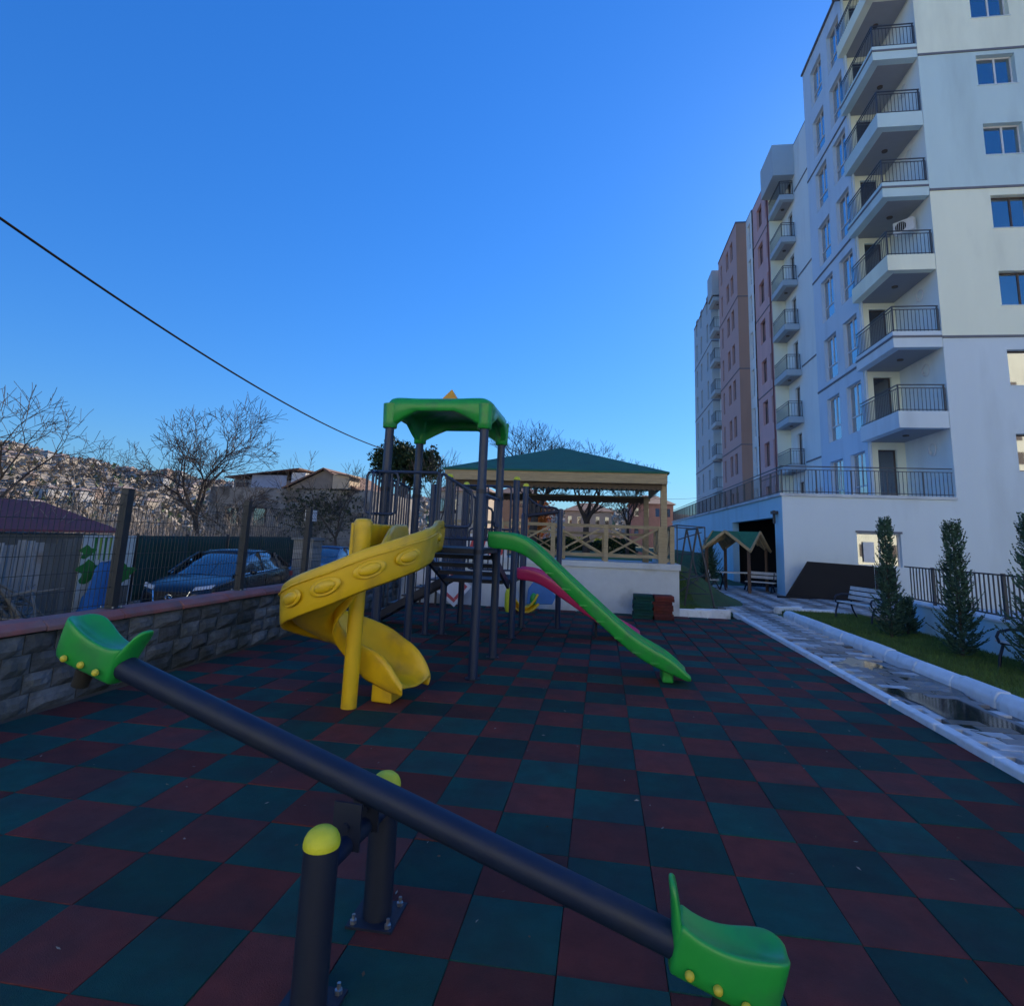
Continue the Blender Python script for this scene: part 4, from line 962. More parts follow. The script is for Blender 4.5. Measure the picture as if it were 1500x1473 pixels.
# --- block B: white strip, stacked balconies, pink face
B_ = thing('apartment_building', 'pink apartment block with a stack of grey balconies beside a white strip', 'building', (14,42,4)); BO = rel(B_)
facade(B_, BO, 'x', 14.0, 34.45, 45.0, [(4.14,ROOFZ+.4,0)], [(42.6,43.6,f+.02,f+2.4) for f in FL], .2, (WHITE_W,))
dw = window_proto(1.0,2.38,'single',B_,FRAME_B,GLASS_D,False,False)
for k, f in enumerate(FL): place(dw, B_, BO, 'x', 43.6, 14.15, f+.02, k == 0)
facade(B_, BO, 'y', 45.0, 13.0, 14.0, [(4.14,ROOFZ,0)], [], .1, (CREAM_W,))
pw = [(47.0,48.5,f+.55,f+2.5) for f in FL]+[(45.35,45.95,f+.3,f+2.45) for f in FL]
facade(B_, BO, 'x', 13.0, 45.0, 49.8, [(4.14,ROOFZ,0)], pw, .25, (PINK_W,))
w1 = window_proto(1.5,1.95,'double',B_,FRAME_B,GLASS_D,False,False); w2 = window_proto(.6,2.15,'single',B_,mat('window_frame_dark_red', (.20,.06,.06), .5),GLASS_D,False,False)
for k, f in enumerate(FL):
    place(w1, B_, BO, 'x', 48.5, 13.2, f+.55, k == 0); place(w2, B_, BO, 'x', 45.95, 13.2, f+.3, k == 0)
b = MB(); b.box(13.0,44,45.0,49.8,ROOFZ,ROOFZ+.12); b.box(14.0,44,34.46,44.99,ROOFZ+.4,ROOFZ+.52); b.build('roof', STRING, B_, BO)
b = MB(); b.box(12.45,13.99,41.7,44.98,ROOFZ-2.0,ROOFZ+.55); b.build('roof_canopy', SLABG, B_, BO)
b = MB(); b.quad((44,34.45,4.14),(44,49.8,4.14),(44,49.8,ROOFZ),(44,34.45,ROOFZ)); b.build('wall', PINK_W, B_, BO, fix=False)
for k, f in enumerate(FL[1:]): balcony(B_, BO, 12.95, 13.98, 42.0, 44.98, f, SLABG, th=.42, dens=.2)
for z in FL[1::2]:
    b = MB(); b.box(12.96,12.999,45.0,49.8,z-.45,z-.37); b.box(13.96,13.999,34.5,41.9,z+.1,z+.2); b.build('string_course', STRING, B_, BO)
b = MB(); b.bar((12.9,45.08,4.14),(12.9,45.08,ROOFZ),.09); b.build('downpipe', mat('downpipe_red', (.22,.08,.07), .6), B_, BO)
# --- block C: white strip and brown block
C_ = thing('apartment_building', 'brown apartment block with paired small windows beyond the pink one', 'building', (12,52,4)); CO = rel(C_)
facade(C_, CO, 'x', 12.9, 49.8, 51.8, [(4.14,ROOFZ,0)], [(50.4,51.3,f+.1,f+2.6) for f in FL], .2, (WHITE_W,))
w3 = window_proto(.9,2.5,'french',C_,FRAME_W,GLASS_D,False,False)
for k, f in enumerate(FL): place(w3, C_, CO, 'x', 51.3, 13.05, f+.1, k == 0)
facade(C_, CO, 'y', 51.8, 12.0, 13.2, [(4.14,ROOFZ,0)], [], .1, (BROWN_W,))
cw = [(53.4,54.5,f+.6,f+2.5) for f in FL]+[(55.3,56.4,f+.6,f+2.5) for f in FL]+[(58.2,58.9,f+.3,f+2.45) for f in FL]
facade(C_, CO, 'x', 12.0, 51.8, 60.0, [(4.14,ROOFZ,0)], cw, .25, (PINK_W if False else mat('render_brown_rose', (.54,.35,.32), .85, .03, .6),))
w4 = window_proto(1.1,1.9,'single',C_,FRAME_B,GLASS_D,False,False); w5 = window_proto(.7,2.15,'single',C_,FRAME_B,GLASS_D,False,False)
for k, f in enumerate(FL):
    place(w4, C_, CO, 'x', 54.5, 12.2, f+.6, k == 0); place(w4, C_, CO, 'x', 56.4, 12.2, f+.6, False); place(w5, C_, CO, 'x', 58.9, 12.2, f+.3, k == 0)
b = MB(); b.box(11.95,44,51.75,60.05,ROOFZ,ROOFZ+.12); b.box(12.9,44,49.85,51.74,ROOFZ,ROOFZ+.12); b.build('roof', STRING, C_, CO)
b = MB(); b.quad((44,49.85,4.14),(44,60,4.14),(44,60,ROOFZ),(44,49.85,ROOFZ)); b.quad((12,60,4.14),(44,60,4.14),(44,60,ROOFZ),(12,60,ROOFZ)); b.build('wall', BROWN_W, C_, CO, fix=False)
for z in FL[2::2]:
    b = MB(); b.box(11.96,11.999,51.76,60.0,z-.45,z-.36); b.box(11.96,13.2,51.76,51.799,z-.45,z-.36); b.build('string_course', STRING, C_, CO)
# --- block D: far blue grey block
D_ = thing('apartment_building', 'far blue grey apartment block with small balconies at the end of the row', 'building', (12.2,64,4)); DO = rel(D_)
facade(D_, DO, 'x', 12.7, 60.1, 64.0, [(4.14,ROOFZ,0)], [], .1, (WHITE_W,))
facade(D_, DO, 'y', 64.0, 11.9, 12.7, [(4.14,ROOFZ-1.5,0)], [], .1, (SLABG,))
dw_ = [(y,y+1.0,f+.3,f+2.5) for f in FL for y in (66.0,70.2,73.5)]
facade(D_, DO, 'x', 11.9, 64.0, 76.0, [(4.14,ROOFZ-1.5,0)], dw_, .3, (SLABG,))
w6 = window_proto(1.0,2.2,'single',D_,FRAME_W,GLASS_D,False,False); fst = True
for f in FL:
    for y in (66.0,70.2,73.5): place(w6, D_, DO, 'x', y+1, 12.08, f+.3, fst); fst = False
b = MB(); b.box(11.85,44,63.95,76.05,ROOFZ-1.5,ROOFZ-1.38); b.box(12.7,44,60.1,63.94,ROOFZ-1.5,ROOFZ-1.38); b.build('roof', STRING, D_, DO)
b = MB(); b.box(11.4,12.68,60.6,63.2,ROOFZ-3.2,ROOFZ-.4); b.build('roof_canopy', SLABG, D_, DO)
b = MB(); b.quad((44,60.1,4.14),(44,76,4.14),(44,76,ROOFZ),(44,60.1,ROOFZ)); b.quad((11.9,76,4.14),(44,76,4.14),(44,76,ROOFZ-1.5),(11.9,76,ROOFZ-1.5)); b.build('wall', GREY_W, D_, DO, fix=False)
for f in FL[1:]: balcony(D_, DO, 11.5, 12.68, 60.6, 63.2, f, SLABG, th=.4, dens=.25)
for f in FL[2::2]:
    b = MB(); b.box(11.86,11.899,64.0,76.0,f-.4,f-.3); b.box(11.86,12.68,63.96,63.999,f-.4,f-.3); b.build('string_course', STRING, D_, DO)

# --- podium with the garage opening and the terrace railing
P_ = thing('podium', 'pale blue podium wall with a dark garage opening and a railing along its top', 'podium', (7.32,25,0)); PO = rel(P_)
facade(P_, PO, 'x', 7.32, 25.0, 62.5, [(-.5,4.02,0)], [(26.1,34.3,-.5,3.18)], .35, (BLUE_W,))
gw = [(10.12,11.75,1.30,2.62)]
facade(P_, PO, 'y', 25.0, 7.32, 13.9, [(-.5,4.02,0)], gw, .22, (BASE_W,))
gwp = window_proto(1.63,1.32,'double',P_,FRAME_W,GLASS,False,True,True); place(gwp, P_, PO, 'y', 10.12, 25.15, 1.30, True)
b = MB(); b.box(10.08,11.80,24.95,24.998,2.62,2.70); b.build('lintel', STRING, P_, PO)
b = MB(); b.box(10.38,10.78,25.10,25.112,1.46,2.26); b.build('paper_notice', PAPER, P_, PO)
b = MB(); b.box(7.24,12.29,24.93,28.6,4.021,4.14); b.box(7.24,12.29,28.6,62.5,4.021,4.14); b.box(12.29,13.9,24.93,28.6,4.021,4.14); b.build('terrace_slab', CONC, P_, PO)
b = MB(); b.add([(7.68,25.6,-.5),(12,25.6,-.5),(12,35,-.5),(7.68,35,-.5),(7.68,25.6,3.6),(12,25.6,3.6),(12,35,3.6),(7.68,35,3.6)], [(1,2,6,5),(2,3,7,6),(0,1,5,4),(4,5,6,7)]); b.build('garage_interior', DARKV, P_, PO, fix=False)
b = MB(); b.bar((7.2,25.75,2.9),(7.2,25.75,3.45),.09); b.box(7.1,7.3,25.5,25.9,3.3,3.42); b.build('corner_bracket', RAIL, P_, PO)
b = MB(); z = 4.14
for zz in (1.12,.98,.08): b.bar((7.36,25.06,z+zz),(13.85,25.06,z+zz),.04 if zz > 1 else .03); b.bar((7.36,25.06,z+zz),(7.36,62.4,z+zz),.04 if zz > 1 else .03)
for k in range(44): b.bar((7.36+.15*k,25.06,z),(7.36+.15*k,25.06,z+.98),.02 if k % 9 else .045)
for k in range(187): b.bar((7.36,25.06+.2*k,z),(7.36,25.06+.2*k,z+.98),.02 if k % 8 else .05)
b.build('railing', RAIL, P_, PO)

# --- block of flats behind the camera, seen only as reflection and bounce light
E_ = thing('apartment_building', 'cream apartment block across the yard that is reflected in the windows of the grey tower', 'building', (10,-36,0)); EO = rel(E_)
b = MB(); b.box(-45,75,-50,-36,-.5,30); b.build('wall', CREAM_W, E_, EO)
wb_ = MB()
for f in range(8):
    for k in range(34): wb_.box(-43+3.4*k,-41.6+3.4*k,-36.03,-35.98,1+3.3*f,2.7+3.3*f)
stuff(wb_.build('window_band', FRAME_B, E_, EO, fix=False))

# ------------------------------------------------------------------ cars in the lane
def car(label, loc, rot, paint, detail=True):
    o = thing('parked_car', label, 'car', loc, rot); o.scale = (1, .93, 1)      # local: nose towards -y, x across, z up
    ST = [-2.52,-2.44,-2.25,-1.85,-1.30,-.75,-.2,.4,1.0,1.5,1.9,2.2,2.42,2.5]
    HW = [.62,.80,.92,.99,1.0,1.0,1.0,1.0,1.0,.99,.97,.92,.84,.70]
    BOT = [.34,.26,.22,.22,.24,.24,.24,.24,.24,.24,.26,.30,.36,.42]
    BELT = [.62,.76,.86,.96,1.03,1.06,1.08,1.10,1.12,1.14,1.15,1.14,1.06,.90]
    TOPW = [.50,.66,.78,.84,.88,.9,.92,.92,.92,.91,.88,.83,.74,.58]
    HOOD = [.64,.80,.91,1.0,1.08,1.10,1.10,1.12,1.14,1.16,1.18,1.17,1.10,.92]
    b = MB(); rows = []
    for y, w, z0, zb, tw, zh in zip(ST, HW, BOT, BELT, TOPW, HOOD):
        pr = [(0, z0), (.75*w, z0), (w*.97, z0+.06), (w, z0+(zb-z0)*.45), (w*.985, z0+(zb-z0)*.72), (w*.955, zb-.03), (tw, (zb+zh)/2), (tw*.6, zh), (0, zh+.01)]
        rows.append([(x, y, z) for x, z in pr] + [(-x, y, z) for x, z in pr[::-1][1:-1]])
    b.grid(rows, 0, True); n_ = len(rows[0]); b.add(rows[0], [tuple(range(n_))]); b.add(rows[-1], [tuple(range(n_))[::-1]])
    # wheel arches are dark discs with depth set into the side
    bd_ = b.build('body', paint, o, smooth=True); s = bd_.modifiers.new('sub','SUBSURF'); s.levels = 1; s.render_levels = 2
    # glasshouse
    g = MB(); GS = [(-1.28,1.08,.86,1.08),(-.75,1.37,.78,1.09),(-.25,1.60,.70,1.10),(.25,1.68,.67,1.12),(.9,1.68,.66,1.14),(1.45,1.60,.64,1.16),(1.95,1.42,.60,1.18),(2.28,1.20,.56,1.17)]
    rows = []
    for y, zt, tw, zb in GS: rows.append([(.90,y,zb-.02),(.5*(.9+tw)+.02,y,(zb+zt)/2),(tw,y,zt-.03),(tw*.5,y,zt),(0,y,zt+.012),(-tw*.5,y,zt),(-tw,y,zt-.03),(-.5*(.9+tw)-.02,y,(zb+zt)/2),(-.90,y,zb-.02)])
    g.grid(rows); smooth_angle(g.build('glasshouse', CARG, o, smooth=True), 60)
    r = MB(); rr = [[(x*1.015, y, z+.012) for x, y, z in row[2:7]] for row in rows[2:7]]; r.grid(rr); q_ = r.build('roof_panel', paint, o, smooth=True); s = q_.modifiers.new('so','SOLIDIFY'); s.thickness = .02
    for sx in (-1, 1):
        for r_, pts_ in ((.035, [(.89,-1.30,1.08),(.79,-.72,1.39),(.70,-.25,1.60)]), (.035, [(.90,.35,1.10),(.70,.30,1.66)]), (.05, [(.89,1.45,1.15),(.66,1.42,1.60)]), (.05, [(.84,2.2,1.17),(.62,1.75,1.50)])):
            pl_ = MB(); pl_.tube([(sx*x_,y_,z_) for x_, y_, z_ in pts_], r_, 6); pl_.build('pillar', paint, o)
    for sx in (-1, 1):
        for y in (-1.62, 1.58):
            w = MB(); rows = []
            for dx, r_ in ((-.14,.30),(-.13,.345),(-.02,.355),(.08,.345),(.10,.30)): rows.append([(sx*(.88+dx), y+r_*math.cos(t), .35+r_*math.sin(t)) for t in [2*math.pi*k/24 for k in range(24)]])
            w.grid(rows, 0, True); tw_ = smooth_angle(w.build('wheel', TYRE, o), 40)
            w = MB(); w.add([(sx*.965, y+.24*math.cos(t), .35+.24*math.sin(t)) for t in [2*math.pi*k/20 for k in range(20)]], [tuple(range(20))])
            for k in range(5):
                t = 2*math.pi*k/5; w.bar((sx*.975,y,.35),(sx*.985,y+.23*math.cos(t),.35+.23*math.sin(t)),.06,.02)
            w.build('rim', STEEL, tw_)
            a = MB(); rows = []
            for r_, xx in ((.37,.992),(.43,1.01),(.45,.985)): rows.append([(sx*xx, y+r_*math.cos(t), .36+r_*math.sin(t)) for t in [math.pi*k/16 for k in range(17)]])
            a.grid(rows); a.build('wheel_arch', DARKV, o)
        m_ = MB(); m_.ball((sx*1.08,-.62,1.14), .10, .07, .07, 8, 6); m_.build('mirror', paint, o, smooth=True)
        h = MB(); h.prism([(sx*.50,-2.47,.78),(sx*.86,-2.28,.83),(sx*.90,-2.16,.92),(sx*.52,-2.40,.86)], (0,0,0), (0,.05,0)); h.build('headlight', HLAMP, o)
        h = MB(); h.box(min(sx*.62,sx*.9),max(sx*.62,sx*.9),2.36,2.46,.88,1.02); h.build('tail_light', SIGN_R, o)
        for y in (-.72,.38,1.42): d = MB(); d.bar((sx*1.003,y,.34),(sx*.985,y,1.05),.012); d.build('door_seam', DARKV, o)
        for y in (.12,1.15): d = MB(); d.bar((sx*1.006,y-.1,.98),(sx*1.006,y+.1,.99),.03); d.build('door_handle', paint, o)
        d = MB(); d.tube([(sx*.90,-1.25,1.085),(sx*.925,.4,1.125),(sx*.90,1.6,1.165),(sx*.78,2.1,1.20)], .012, 5); d.build('window_trim', CHROME, o)
    f = MB(); f.prism([(-.44,-2.50,.74),(.44,-2.50,.74),(.36,-2.56,.50),(.16,-2.57,.42),(-.16,-2.57,.42),(-.36,-2.56,.50)], (0,0,0), (0,.08,0)); gr = f.build('grille', DARKV, o)
    f = MB(); f.tube([(-.47,-2.50,.76),(-.38,-2.575,.50),(-.16,-2.585,.41),(.16,-2.585,.41),(.38,-2.575,.50),(.47,-2.50,.76)], .022, 6); f.build('grille_trim', CHROME, gr)
    f = MB(); f.tube([(-.10,-2.585,.63),(-.05,-2.59,.60),(0,-2.59,.64),(.05,-2.59,.60),(.10,-2.585,.63)], .014, 6); f.tube([(.085*math.cos(t),-2.585,.62+.06*math.sin(t)) for t in [2*math.pi*k/16 for k in range(17)]], .010, 5); f.build('emblem', CHROME, gr)
    f = MB(); f.box(-.27,.27,-2.62,-2.60,.30,.41); f.build('number_plate', PLATE, o)
    return o
car('dark navy hatchback parked beyond the wire fence with its chrome trimmed grille to the left', (-10.45,15.25,-.40), R(5), CARP)
car('dark blue car partly hidden behind the gate pillar', (-11.3,22.8,-.40), R(5), CARP2)

# ------------------------------------------------------------------ boundary of the lane: tin and plank fence, banner, shade net
fx = -12.6
tf = thing('plank_fence', 'patched fence of weathered planks and tin sheets under the red roof', 'fence', (fx,11,-.4))
q = random.Random(4); y = 6.5
while y < 12.55:
    w = q.uniform(.18,.30); tin = 10.5 < y < 11.5 or y < 8
    b = MB(); z1 = 1.45+q.uniform(-.08,.1)
    if tin:
        b.grid([[(fx+.02*math.sin(k*1.57), y+w*k/6, z) for k in range(7)] for z in (-.4, z1)])
        o = b.build('tin_sheet', TIN, tf, rel(tf)); s = o.modifiers.new('so','SOLIDIFY'); s.thickness = .01
    else: b.box(fx-.012+q.uniform(-.02,.02), fx+.012, y, y+w-.01, -.4, z1); b.build('plank', WOODG, tf, rel(tf))
    y += w
bn = thing('banner', 'green and white printed banner hung on the fence left of the shade net', 'banner', (fx,13.2,0))
b = MB(); b.box(fx+.03,fx+.05,12.62,14.25,-.35,1.60); b.build('sheet', BAN_W, bn, rel(bn))
b = MB(); q = random.Random(9); X = fx+.053
for k in range(7):
    y = 12.95+.15*k; b.add([(X,y,1.55),(X,y+.085,1.55),(X,y+.06,.95+.05*(k%2)),(X,y+.02,.98)], [(0,1,2,3)], k % 2)
for cy, cz, s in ((12.95,.72,.34),(13.95,.62,.36),(12.8,1.2,.2)):
    b.add([(X+.002, cy+s*math.cos(t)*(1+.35*math.sin(5*t)), cz+.75*s*math.sin(t)*(1+.3*math.cos(3*t))) for t in [2*math.pi*k/26 for k in range(26)]], [tuple(range(26))], 0)
b.build('print', [BAN_G, BAN_L], bn, rel(bn), fix=False)
b = MB()
for k in range(8): b.box(fx+.052,fx+.062,13.25+.12*k,13.25+.12*k+.10,-.36,.30)
b.build('lower_strip', WOODG, bn, rel(bn))
tp = thing('tarp_bundle', 'crumpled bright blue tarpaulin in front of the banner', 'tarpaulin', (fx+.35,12.9,-.4))
b = MB(); rows = []; q = random.Random(12)
for i in range(9):
    t = i/8; rows.append([(fx+.32+.22*(1-t)*math.cos(a)+q.uniform(-.03,.03), 12.85+.25*t+.38*(1-.55*t)*math.sin(a)*(1+.2*math.sin(3*a))+q.uniform(-.03,.03), -.4+1.35*t+q.uniform(-.04,.04)) for a in [2*math.pi*k/14 for k in range(14)]])
b.grid(rows, 0, True); b.add(rows[-1], [tuple(range(14))]); smooth_angle(b.build('tarp', TARP_B, tp, rel(tp)), 25)
nt_ = thing('shade_net_fence', 'long dark green shade net fence behind the parked navy car', 'fence', (fx,18,-.4))
for k in range(5):
    y0, y1 = 14.4+1.95*k, 14.4+1.95*(k+1)-.03; b = MB(); rows = [[(fx+.03*math.sin(y0+yy*5+z*2), y0+(y1-y0)*yy, -.15+1.75*z) for yy in fr(0,1,10)] for z in fr(0,1,6)]
    b.grid(rows); o = b.build('net_panel', NET, nt_, rel(nt_), smooth=True); s = o.modifiers.new('so','SOLIDIFY'); s.thickness = .01
    b = MB(); b.box(fx-.08,fx-.03,y0-.02,y0+.03,-.4,1.66); b.build('fence_post', POSTM, nt_, rel(nt_))
b = MB(); b.box(fx-.1,fx+.1,14.4,24.2,-.45,-.16); b.build('footing', BLOCKP, nt_, rel(nt_))
rr_ = thing('red_roof_shed', 'low shed with a dull red sheet roof behind the plank fence', 'shed', (-16,11,-.4))
b = MB(); b.prism([(-12.9,4.5,1.66),(-12.9,14.2,1.66),(-14.3,14.9,1.72),(-14.7,13.4,2.36),(-14.7,4.5,2.42)], (0,0,0), (-.02,0,.05)); b.build('roof', REDROOF, rr_, rel(rr_))
b = MB(); b.box(-19,-13.0,4.5,13.9,-.4,1.60); b.build('wall', WOODG, rr_, rel(rr_))
bp = thing('brushwood_pile', 'pile of cut branches and sticks lying by the plank fence', 'brushwood', (fx+.9,10.6,-.4))
q = random.Random(15); b = MB()
for k in range(70):
    c = Vector((fx+.8+q.uniform(-.4,.4), 9.9+q.uniform(-.9,.9), -.35+q.uniform(0,.75))); d = Vector((q.uniform(-.4,.4),q.uniform(-1,1),q.uniform(-.7,.7))).normalized()*q.uniform(.3,.7)
    b.tube([c-d, c+Vector((q.uniform(-.1,.1),0,q.uniform(-.1,.1))), c+d], [.035,.03,.012], 5)
stuff(b.build('stick', WOODG, bp, rel(bp)))
bt = thing('covered_boat', 'small upturned white and blue boat hull on the plank fence at the left edge', 'boat', (-11.9,9.0,.9))
b = MB(); rows = []
for i in range(9):
    t = i/8; y = 7.6+2.2*t; w = .34*math.sin(math.pi*min(1, .15+.85*(1-t)**.7)); rows.append([(-11.95+w*math.cos(a), y, .98+.30*(1-.4*t)*math.sin(a)) for a in [math.pi*k/10 for k in range(11)]])
b.grid(rows); o = b.build('hull', mat('boat_white', (.5,.54,.58), .4), bt, rel(bt), smooth=True); s = o.modifiers.new('so','SOLIDIFY'); s.thickness = .03
b = MB(); b.tube([(-11.6,7.6,.96),(-11.62,9.0,.96),(-11.95,9.8,.95)], .045, 6); b.build('gunwale', NAVY_D, bt, rel(bt))
for x in (-12.25,-11.75):
    b = MB(); b.bar((x,8.6,-.4),(x,8.6,.95),.06); b.build('trestle', WOODG, bt, rel(bt))
slab = thing('paving_slabs', 'pale strip of loose paving slabs at the foot of the wire fence on the lane', 'slabs', (-8.5,9,-.4))
for k in range(10):
    b = MB(); b.box(-9.6,-8.2,6.6+.52*k,7.08+.52*k,-.40,-.36+.01*(k%2)); b.build('slab', KERB, slab, rel(slab))
# gate pillars with a lantern
for px, py, lab in ((-9.75,18.4,'grey block gate pillar carrying a white lantern'),):
    gp_ = thing('gate_pillar', lab, 'pillar', (px,py,-.4))
    for k in range(9):
        b = MB(); b.box(-.34,.34,-.34,.34,.22*k+.004,.22*(k+1)-.004); bevel(b.build('block', BLOCKP, gp_), .012)
    b = MB(); b.box(-.40,.40,-.40,.40,1.985,2.06); b.build('cap', BLOCKP, gp_)
ln = thing('lantern', 'white box lantern on a dark stem on top of the gate pillar', 'lantern', (-9.75,18.4,1.665))
b = MB(); b.box(-.06,.06,-.06,.06,0,.55); b.build('stem', POSTM, ln)
b = MB(); b.box(-.14,.14,-.14,.14,.551,.92); b.build('shade', PAPER, ln); b = MB(); b.box(-.16,.16,-.16,.16,.921,.95); b.build('lid', POSTM, ln)

# ------------------------------------------------------------------ houses beyond the lane
h1 = thing('house', 'long rough grey stone house with ivy and a low gable beyond the lane', 'house', (-18,32,-.5)); HO = rel(h1)
b = MB(); b.box(-23.6,-13.4,32,41,-.5,4.30); b.build('wall', HOUSE_W, h1, HO)
GBL = mat('gable_grey', (.24,.21,.19), .9, .2, 2, .4, 12)
b = MB(); b.prism([(-18.6,31.9,4.302),(-16.3,31.9,5.42),(-14.3,31.9,4.302)], (0,0,0), (0,6,0)); b.build('gable', GBL, h1, HO)
for q_ in (((-18.8,31.7,4.28),(-16.3,31.7,5.50)), ((-16.3,31.7,5.50),(-14.1,31.7,4.28))):
    b = MB(); b.bar(*q_, .08, .10); b.build('bargeboard', TILE_R, h1, HO)
b = MB(); b.add([(-18.8,31.65,4.32),(-16.3,31.65,5.55),(-16.3,38.3,5.55),(-18.8,38.3,4.32)], [(0,1,2,3)]); b.add([(-14.1,31.65,4.32),(-16.3,31.65,5.55),(-16.3,38.3,5.55),(-14.1,38.3,4.32)], [(0,1,2,3)]); b.build('roof', TILE_R, h1, HO)
b = MB(); b.box(-15.5,-14.5,31.4,32.9,4.31,5.15); b.build('dormer', HOUSE_C, h1, HO)
b = MB(); b.add([(-15.6,31.2,5.30),(-14.3,31.2,5.05),(-14.3,33,5.05),(-15.6,33,5.30),(-15.6,31.2,5.24),(-14.3,31.2,4.99),(-14.3,33,4.99),(-15.6,33,5.24)], [(0,1,2,3),(4,7,6,5),(0,4,5,1),(1,5,6,2)]); b.build('dormer_roof', TILE_R, h1, HO)
for x in (-22.4,-20.6):
    b = MB(); b.box(x,x+.8,31.93,31.998,2.0,3.1); f_ = b.build('window', FRAME_B, h1, HO); b = MB(); b.box(x+.06,x+.74,31.9,31.928,2.06,3.04); b.build('pane', GLASS_D, f_, HO)
q = random.Random(6); b = MB()
for k in range(1500):
    x = -16.5+q.gauss(0,1.3); z = 3.0+q.gauss(0,.8)
    if z > 4.4 or z < 1: continue
    p = Vector((x,31.95-q.uniform(0,.25),z)); s = q.uniform(.04,.09); a = Vector((q.uniform(-1,1),q.uniform(-.4,.4),q.uniform(-1,1))).normalized()*s; c = Vector((q.uniform(-1,1),q.uniform(-.4,.4),q.uniform(-1,1))).normalized()*s
    b.add([p-a, p+c, p+a, p-c], [(0,1,2,3)])
stuff(b.build('ivy', IVY, h1, HO, fix=False))
h2 = thing('house', 'flat roofed upper house with pale blue sheet panels and a sunlit white end', 'house', (-24,38,-.5)); HO2 = rel(h2)
b = MB(); b.box(-25.6,-21.2,37.0,44,-.5,5.2); b.build('wall', HOUSE_W, h2, HO2)
b = MB(); b.prism([(-26.1,36.6,5.28),(-26.1,44.3,5.28),(-20.6,44.3,5.98),(-20.6,36.6,5.98)], (0,0,0), (0,0,.08)); b.build('roof', TILE_R, h2, HO2)
b = MB(); b.box(-24.2,-21.6,36.90,36.97,4.45,5.55); b.build('sheet_panel', mat('sheet_pale_blue', (.42,.45,.55), .6, .2, 1.5), h2, HO2)
b = MB(); b.box(-21.195,-20.2,36.8,41,4.1,5.75); b.build('wall', HOUSE_L, h2, HO2)
b = MB(); b.box(-25.4,-24.5,36.92,36.99,4.4,5.0); b.build('window', FRAME_B, h2, HO2)

# ------------------------------------------------------------------ buildings behind the pavilion
def block(lab, x0, x1, y0, y1, z0, z1, m, n, rows_, roofm=TILE_R):
    o = thing('far_building', lab, 'building', ((x0+x1)/2, y0, z0), 0, 'buildings beyond the pavilion'); O_ = rel(o)
    holes = [(x0+(x1-x0)*(k+.3)/n, x0+(x1-x0)*(k+.7)/n, z0+(z1-z0)*(r+.3)/rows_, z0+(z1-z0)*(r+.75)/rows_) for k in range(n) for r in range(rows_)]
    facade(o, O_, 'y', y0, x0, x1, [(z0,z1,0)], holes, .2, (m,))
    for h in holes:
        b = MB(); b.box(h[0],h[1],y0+.15,y0+.2,h[2],h[3]); b.build('window', GLASS_D, o, O_)
    b = MB(); b.box(x0,x1,y0+.25,y1,z0,z1-.01); b.build('wall', m, o, O_)
    b = MB(); b.add([(x0-.4,y0-.4,z1),(x1+.4,y0-.4,z1),(x1+.4,y1+.4,z1),(x0-.4,y1+.4,z1),((x0*2+x1)/3,(y0+y1)/2,z1+1.6),((x0+2*x1)/3,(y0+y1)/2,z1+1.6)], [(0,1,5,4),(1,2,5),(2,3,4,5),(3,0,4),(3,2,1,0)]); b.build('roof', roofm, o, O_)
block('reddish brick building with a low roof right of the pavilion post', 4.2, 10.2, 86, 96, -.5, 7.4, BRICK_F, 4, 3)
block('cream building seen through the pavilion near its middle', -6, 1.5, 95, 104, -.5, 6.5, HOUSE_C, 5, 2)
block('orange brick building left of the bare trees in the pavilion', -15.5, -9.5, 84, 92, -.5, 8.2, mat('far_orange_brick', (.45,.24,.13), .9, .15, 1), 4, 3)
block('tan building behind the tower and the pavilion roof edge', -19.5, -13.2, 66, 74, -.5, 7.0, HOUSE_C, 4, 2)
q = random.Random(61); b = MB()
for k in range(9000):
    x = q.uniform(-7.5,2.2); p = Vector((x, 40+q.uniform(-.6,.6), 1.1+q.uniform(0,.85)*(1+.2*math.sin(x*1.7)))); s_ = q.uniform(.04,.09); a = Vector((q.uniform(-1,1),q.uniform(-1,1),q.uniform(-1,1))).normalized()*s_; c = Vector((q.uniform(-1,1),q.uniform(-1,1),q.uniform(-1,1))).normalized()*s_
    b.add([p-a,p+c,p+a,p-c], [(0,1,2,3)])
tag(b.build('hedge', LEAF_R, None, (-2.5,40,1.1), fix=False), 'long dark clipped hedge on the raised lawn behind the pavilion', 'hedge')
for lab, x, w, m in (('yellow sunlit hedge seen through the pavilion rails', -3.4, 2.6, 'h'),('second yellow sunlit hedge right of the first', .6, 3.0, 'h')):
    q = random.Random(int(x*10)+99); b = MB()
    for k in range(2600):
        p = Vector((x+q.uniform(-w/2,w/2), 69+q.uniform(-.8,.8), 1.1+q.uniform(0,1.1)*(1-.5*abs(q.uniform(-1,1))))); s = q.uniform(.05,.14); a = Vector((q.uniform(-1,1),q.uniform(-1,1),q.uniform(-1,1))).normalized()*s; c = Vector((q.uniform(-1,1),q.uniform(-1,1),q.uniform(-1,1))).normalized()*s
        b.add([p-a,p+c,p+a,p-c], [(0,1,2,3)])
    o = b.build('hedge', mat('hedge_sunlit_yellow', (.34,.36,.05), .8, .3, 2), None, (x,69,1.1), fix=False); tag(o, lab, 'hedge')  # yellow of the sunlit lawn is put into the leaf colour

